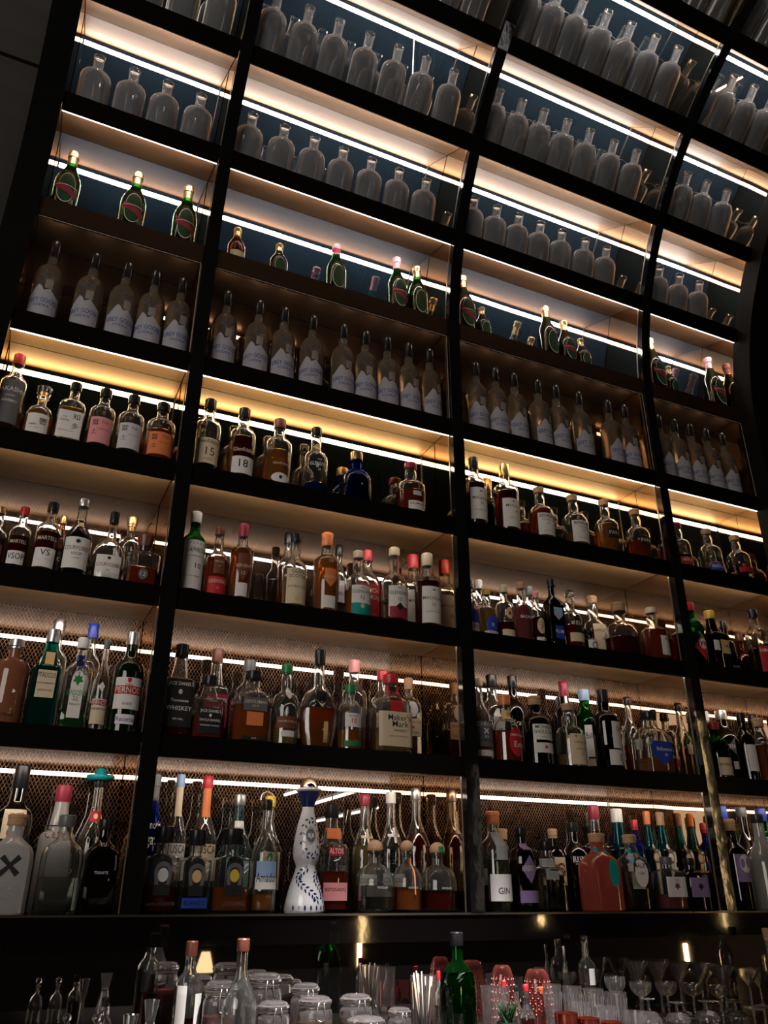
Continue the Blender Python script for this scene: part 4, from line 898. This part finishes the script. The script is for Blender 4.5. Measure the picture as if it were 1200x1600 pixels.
def vessel(name, prof_fn, px, py, y, w, desc, cat, mats=None, extra=None, seg=24, group=None):
    x, H, dist = counter_at(px, py, y); Rm = w/2*dist/F; x, y = clear_of(x, y, Rm); Rm *= K
    r = empty(name, W(x, y, CZ))
    for nm, pr in prof_fn(Rm, H): link(nm, lathe(nm, pr, [mats or G_CL], seg, cap_top=False, cap_bot=nm != 'bowl'), r)
    if extra: extra(r, Rm, H)
    tag(r, desc, cat, group); return r
def f_mart(R_, H): return [('bowl', [(.003, H*.50), (R_*.98, H*.985), (R_, H), (R_*.97, H*.985), (.002, H*.53)]), ('stem', [(.004, .006), (.003, .02), (.003, H*.50)]), ('foot', [(R_*.7, 0), (R_*.7, .002), (.006, .006)])]
def f_coupe(R_, H): return [('bowl', [(.003, H*.6), (R_*.55, H*.66), (R_*.9, H*.78), (R_, H*.93), (R_*.97, H), (R_*.94, H*.93), (R_*.5, H*.68)]), ('stem', [(.004, .006), (.003, .02), (.003, H*.6)]), ('foot', [(R_*.65, 0), (R_*.65, .002), (.006, .006)])]
def f_inv(R_, H): return [('bowl', [(R_*.92, 0), (R_, H*.12), (R_*.96, H*.3), (R_*.7, H*.5), (R_*.2, H*.58), (.004, H*.6)]), ('stem', [(.004, H*.6), (.003, H*.95)]), ('foot', [(.006, H*.95), (R_*.6, H*.985), (R_*.6, H)])]
def f_tumb(R_, H): return [('glass_body', [(R_*.80, 0), (R_*.86, .004), (R_, H), (R_*.96, H), (R_*.82, .014), (.002, .013)])]
def f_gob(R_, H): return [('glass_body', [(R_, 0), (R_*1.02, H*.3), (R_*.98, H*.6), (R_*.86, H*.85), (R_*.66, H*.97), (R_*.5, H)])]
ordn = ORD
for i, (px, py, w) in enumerate([(993, 1502, 36), (1026, 1503, 36), (1058, 1505, 34), (1091, 1505, 36), (1126, 1509, 42), (1166, 1512, 42), (1200, 1518, 34)]):
    vessel('cocktail_glass', f_mart, px, py, -.09, w, f'V-shaped cocktail glass, {ordn[i]} from the left in the back row', 'glass', group='V-shaped cocktail glasses in the back row')
for i, (px, py, w) in enumerate([(960, 1526, 32), (1000, 1534, 34), (1040, 1534, 34), (1080, 1536, 34), (1122, 1540, 34)]):
    vessel('coupe_glass', f_coupe, px, py, -.20, w, f'short stemmed coupe, {ordn[i]} from the left in the middle row', 'glass', group='coupes in the middle row')
for i, (px, py, w) in enumerate([(1012, 1560, 36), (1056, 1566, 38), (1102, 1564, 38), (1148, 1566, 36)]):
    vessel('wine_glass', f_inv, px, py, -.33, w, f'upturned stemmed glass, {ordn[i]} from the left in the third row', 'glass', group='upturned glasses in the third row')
def fl(r, R_, H):
    m = MB()
    for q in range(14):
        a = q/14*2*math.pi; m.tube([(R_*.86*math.cos(a), R_*.86*math.sin(a), H*.1), (R_*1.0*math.cos(a), R_*1.0*math.sin(a), H*.85)], .0009, 4)
    m.obj('fluting', [G_CL], r.children[0], True)
for i, (px, py, w) in enumerate([(862, 1538, 28), (893, 1541, 30), (926, 1545, 32), (961, 1550, 34)]):
    vessel('fluted_tumbler', f_tumb, px, py, -.30, w, f'fluted tumbler, {ordn[i]} from the left beside the upturned glasses', 'glass', extra=fl, group='fluted tumblers')
for i, (px, py, w) in enumerate([(905, 1566, 32), (945, 1572, 34), (990, 1580, 36)]):
    vessel('fluted_tumbler', f_tumb, px, py, -.46, w, f'fluted tumbler in the front row, {ordn[i]} from the left', 'glass', extra=fl, group='fluted tumblers in front')
M_PINK = thin_glass('pink_glass', (.95, .50, .46), .05, scatter=(.7, .16, .14), edge=1.4)
def dots(r, R_, H):
    m = MB()
    for j in range(7):
        for q in range(16):
            a = (q+.5*(j % 2))/16*2*math.pi; z = H*(.25+.09*j); rr = R_*(1.0 if z < H*.6 else .98-.3*((z/H-.6)/.4)**1.3)
            m.tube([(rr*math.cos(a), rr*math.sin(a), z-.0014), (rr*1.03*math.cos(a), rr*1.03*math.sin(a), z), (rr*math.cos(a), rr*math.sin(a), z+.0014)], [.0008, .0016, .0008], 5)
    m.obj('hobnails', [pri('hobnail', (.9, .4, .35), .1, coat=1)], r.children[0], True)
for px, py, w, q in ((784, 1508, 38, 'left'), (838, 1514, 44, 'right')):
    vessel('pink_goblet', f_gob, px, py, -.20, w, f'upturned pink hammered goblet, {q} of the pair', 'goblet', mats=M_PINK, extra=dots)
M_COP = pri('copper_red_lit', (.6, .12, .08), .12, metal=.9, bump=.3, scale=60)  # red light on the mugs is painted into the copper colour
for i, (px, py, w) in enumerate([(884, 1582, 36), (918, 1590, 36), (955, 1596, 34)]):
    vessel('copper_mug', lambda R_, H: [('cup', [(R_*.9, 0), (R_, .004), (R_, H*.96), (R_*1.04, H), (R_*.95, H), (R_*.92, .01), (.002, .008)])], px, py, -.62, w,
           f'copper mug painted red-lit, {ordn[i]} from the left at the front edge', 'mug', mats=M_COP, group='copper mugs at the front',
           extra=lambda r, R_, H: None)
def straws(r, R_, H):
    for q in range(9):
        a = random.uniform(0, 6.28); l = random.uniform(.018, .05); m = MB()
        m.tube([(R_*.3*math.cos(a), R_*.3*math.sin(a), .014), (R_*.78*math.cos(a), R_*.78*math.sin(a), H*.9+l*.5)], .0016, 6)
        o = m.obj('drinking_straw', [pri('straw', (.55, .42, .34), .5)], None, True); o.parent = None
        o.location = r.location; tag(o, 'tan paper straw standing in the straw glass beside green bottle', 'straw', 'paper straws in the straw glass')
vessel('straw_glass', f_tumb, 662, 1524, -.20, 42, 'tumbler packed with tan drinking straws left of green bottle', 'glass', extra=straws)
vessel('clear_tumbler', f_tumb, 773, 1541, -.40, 46, 'plain clear tumbler in front of the left pink goblet', 'glass')
vessel('carafe', lambda R_, H: [('glass_body', [(R_*.8, 0), (R_, .01), (R_*.95, H*.3), (R_*.5, H*.62), (R_*.45, H*.7), (R_*.75, H), (R_*.72, H), (R_*.4, H*.68)])], 238, 1562, -.42, 32, 'small flared glass carafe left of the wine bottle', 'carafe')
vessel('jigger', lambda R_, H: [('steel_body', [(R_*.8, 0), (R_*.5, H*.45), (R_*.4, H*.5), (R_*.55, H*.56), (R_, H), (R_*.95, H), (R_*.35, H*.56)])], 205, 1585, -.50, 24, 'banded steel jigger between decanter and carafe', 'jigger', mats=pri('steel', (.5, .5, .5), .2, metal=1))
# herb pot: countless leaves, one object each for pot and leaves
r = vessel('herb_cup', f_tumb, 793, 1596, -.66, 34, 'small cup holding dark green rosemary at the front edge', 'cup', mats=pri('cup_dark', (.03, .03, .03), .4))
m = MB()
for q in range(70):
    a = random.uniform(0, 6.28); l = random.uniform(.03, .055); b0 = Vector((random.uniform(-.008, .008), random.uniform(-.008, .008), .05)); d = Vector((math.cos(a)*.5, math.sin(a)*.5, 1)).normalized()
    m.tube([b0, b0+d*l*.5, b0+d*l+Vector((0, 0, -.004))], [.001, .0012, .0004], 4)
o = m.obj('rosemary', [pri('herb', (.02, .06, .02), .6)], None); o.location = r.location+Vector((0, 0, .012)); o['kind'] = 'stuff'; o['label'] = 'dark green rosemary sprigs standing in the small cup'; o['category'] = 'herbs'
# ---------------------------------------------------------------- lamps of the room, seen only as reflections; plus added fill and counter lights
E_L = emis('lamp_amber', (1, .66, .28), 22.0); E_P = emis('lamp_pale', (1, .85, .7), 2.0)
def lampx(px, py0, py1, dist, w, m_, desc, shade=False):
    x, z0 = at_y(px, py1, dist); z1 = at_y(px-(py1-py0)*(px-600)*.00033, py0, dist)[1]; c = W(x, -dist, z0); h = (z1-z0)*K
    r = empty('pendant_lamp', c); rr = w/2*(dist+3)/F*K
    link('shade', lathe('shade', [(rr, 0), (rr*(.45 if shade else 1), h)], [m_], 16), r)
    q = MB(); q.tube([(0, 0, h), (0, 0, (5.29-z1)*K)], .004, 6); q.obj('cord', [M_BLK], r); tag(r, desc, 'lamp')
lampx(1134, 1125, 1450, 3.0, 3, E_L, 'tall slim amber pendant tube mirrored in the third post')
lampx(751, 1200, 1420, 3.0, 1.4, E_P, 'long thin pale pendant tube mirrored along the second post')
lampx(566, 1432, 1512, 3.6, 6, E_L, 'slender amber pendant tube mirrored in the ledge')
lampx(845, 1430, 1446, 3.4, 7, E_L, 'small round amber pendant mirrored in the ledge')
lampx(1083, 1475, 1515, 3.8, 7, E_L, 'short amber pendant mirrored above the cocktail glasses')
lampx(322, 1488, 1520, 4.0, 26, emis('lamp_shade', (1, .7, .35), 2.2), 'cone shaded amber pendant mirrored behind the wine bottle', True)
def area(name, loc, tgt, size, power, col, sy=None):
    l = bpy.data.lights.new(name, 'AREA'); l.energy = power; l.color = col; l.size = size*K
    if sy: l.shape = 'RECTANGLE'; l.size_y = sy*K
    o = bpy.data.objects.new(name, l); COL.objects.link(o); o.location = W(*loc); o.rotation_euler = (W(*tgt)-W(*loc)).to_track_quat('-Z', 'Y').to_euler(); return o
area('room_fill', (-2.4, -3.6, 1.3), (1.5, 0, 1.4), 2.4, 30, (1, .90, .80))  # unseen fill added to brighten labels and bottle fronts
sp = bpy.data.lights.new('counter_spot', 'SPOT'); sp.energy = 2800; sp.color = (1, .95, .92); sp.spot_size = math.radians(27); sp.spot_blend = .7; sp.shadow_soft_size = .04  # unseen spot added to brighten the counter glassware
so = bpy.data.objects.new('counter_spot', sp); COL.objects.link(so); so.location = W(1.3, -2.3, 5.0); so.rotation_euler = (W(1.45, -1.0, -.4)-W(1.3, -2.3, 5.0)).to_track_quat('-Z', 'Y').to_euler()
def linear(x0, y0, x1, y1, z, desc):
    def mir(px, py):
        x, y, q = ray(px, py); t = z/q; return x*t, .74-(y*t-3)
    a, b = mir(x0, y0), mir(x1, y1); m = MB(); p, q = W(a[0], a[1], z), W(b[0], b[1], z); c = (p+q)/2
    m.tube([p-c, q-c], .012, 6); r = empty('linear_lamp', c); m.obj('tube', [E_LIN], r)
    m = MB(); h_ = Vector((0, 0, .046)); m.tube([p-c+h_-(q-p)*.02, q-c+h_+(q-p)*.02], .030, 10); m.obj('tube_blocker', [M_BLK], r)  # trough added above to block the tube's reflection in upper mirrors
    m = MB()
    for e in (p*.8+q*.2-c, p*.2+q*.8-c): m.tube([e, (e.x, e.y, W(0, 0, 5.29).z-c.z)], .003, 5)
    m.obj('cord', [M_BLK], r); tag(r, desc, 'lamp')
E_LIN = emis('lamp_linear', (1, .93, .88), 10.0)
linear(492, 1255, 620, 1217, .9, 'long hanging tube light mirrored behind the cross emblem bottles')
linear(495, 1283, 590, 1262, .9, 'lower hanging tube light mirrored behind the cross emblem bottles')
linear(445, 1242, 547, 1212, 1.0, 'hanging tube light mirrored above the painted ceramic bottle')
# ---------------------------------------------------------------- camera, world, colour
cam = bpy.data.cameras.new('camera'); co = bpy.data.objects.new('camera', cam); COL.objects.link(co)
fwd = Vector((math.cos(PIT)*math.sin(YAW), math.cos(PIT)*math.cos(YAW), math.sin(PIT)))
rgt = Vector((math.cos(YAW), -math.sin(YAW), 0)); up = Vector((-math.sin(PIT)*math.sin(YAW), -math.sin(PIT)*math.cos(YAW), math.cos(PIT)))
ca, sa = math.cos(ROL), math.sin(ROL)
ax = rgt*ca-up*sa; ay = rgt*sa+up*ca
from mathutils import Matrix
Mx = Matrix(((ax.x, ay.x, -fwd.x), (ax.y, ay.y, -fwd.y), (ax.z, ay.z, -fwd.z))).to_4x4(); Mx.translation = W(0, -3, 0)
co.matrix_world = Mx; cam.sensor_fit = 'HORIZONTAL'; cam.sensor_width = 36; cam.lens = F/1200*36; cam.clip_start = .02
S.camera = co
w = bpy.data.worlds.new('world'); S.world = w; w.use_nodes = True
w.node_tree.nodes['Background'].inputs[0].default_value = (.9, .8, .7, 1); w.node_tree.nodes['Background'].inputs[1].default_value = .004
S.view_settings.view_transform = 'Standard'; S.view_settings.look = 'None'; S.view_settings.exposure = .5
c = S.cycles
c.max_bounces = 20; c.glossy_bounces = 8; c.transmission_bounces = 16; c.diffuse_bounces = 2; c.transparent_max_bounces = 20
c.caustics_reflective = False; c.caustics_refractive = False; c.sample_clamp_indirect = 4; c.blur_glossy = .3
c.use_denoising = True; c.use_light_tree = True
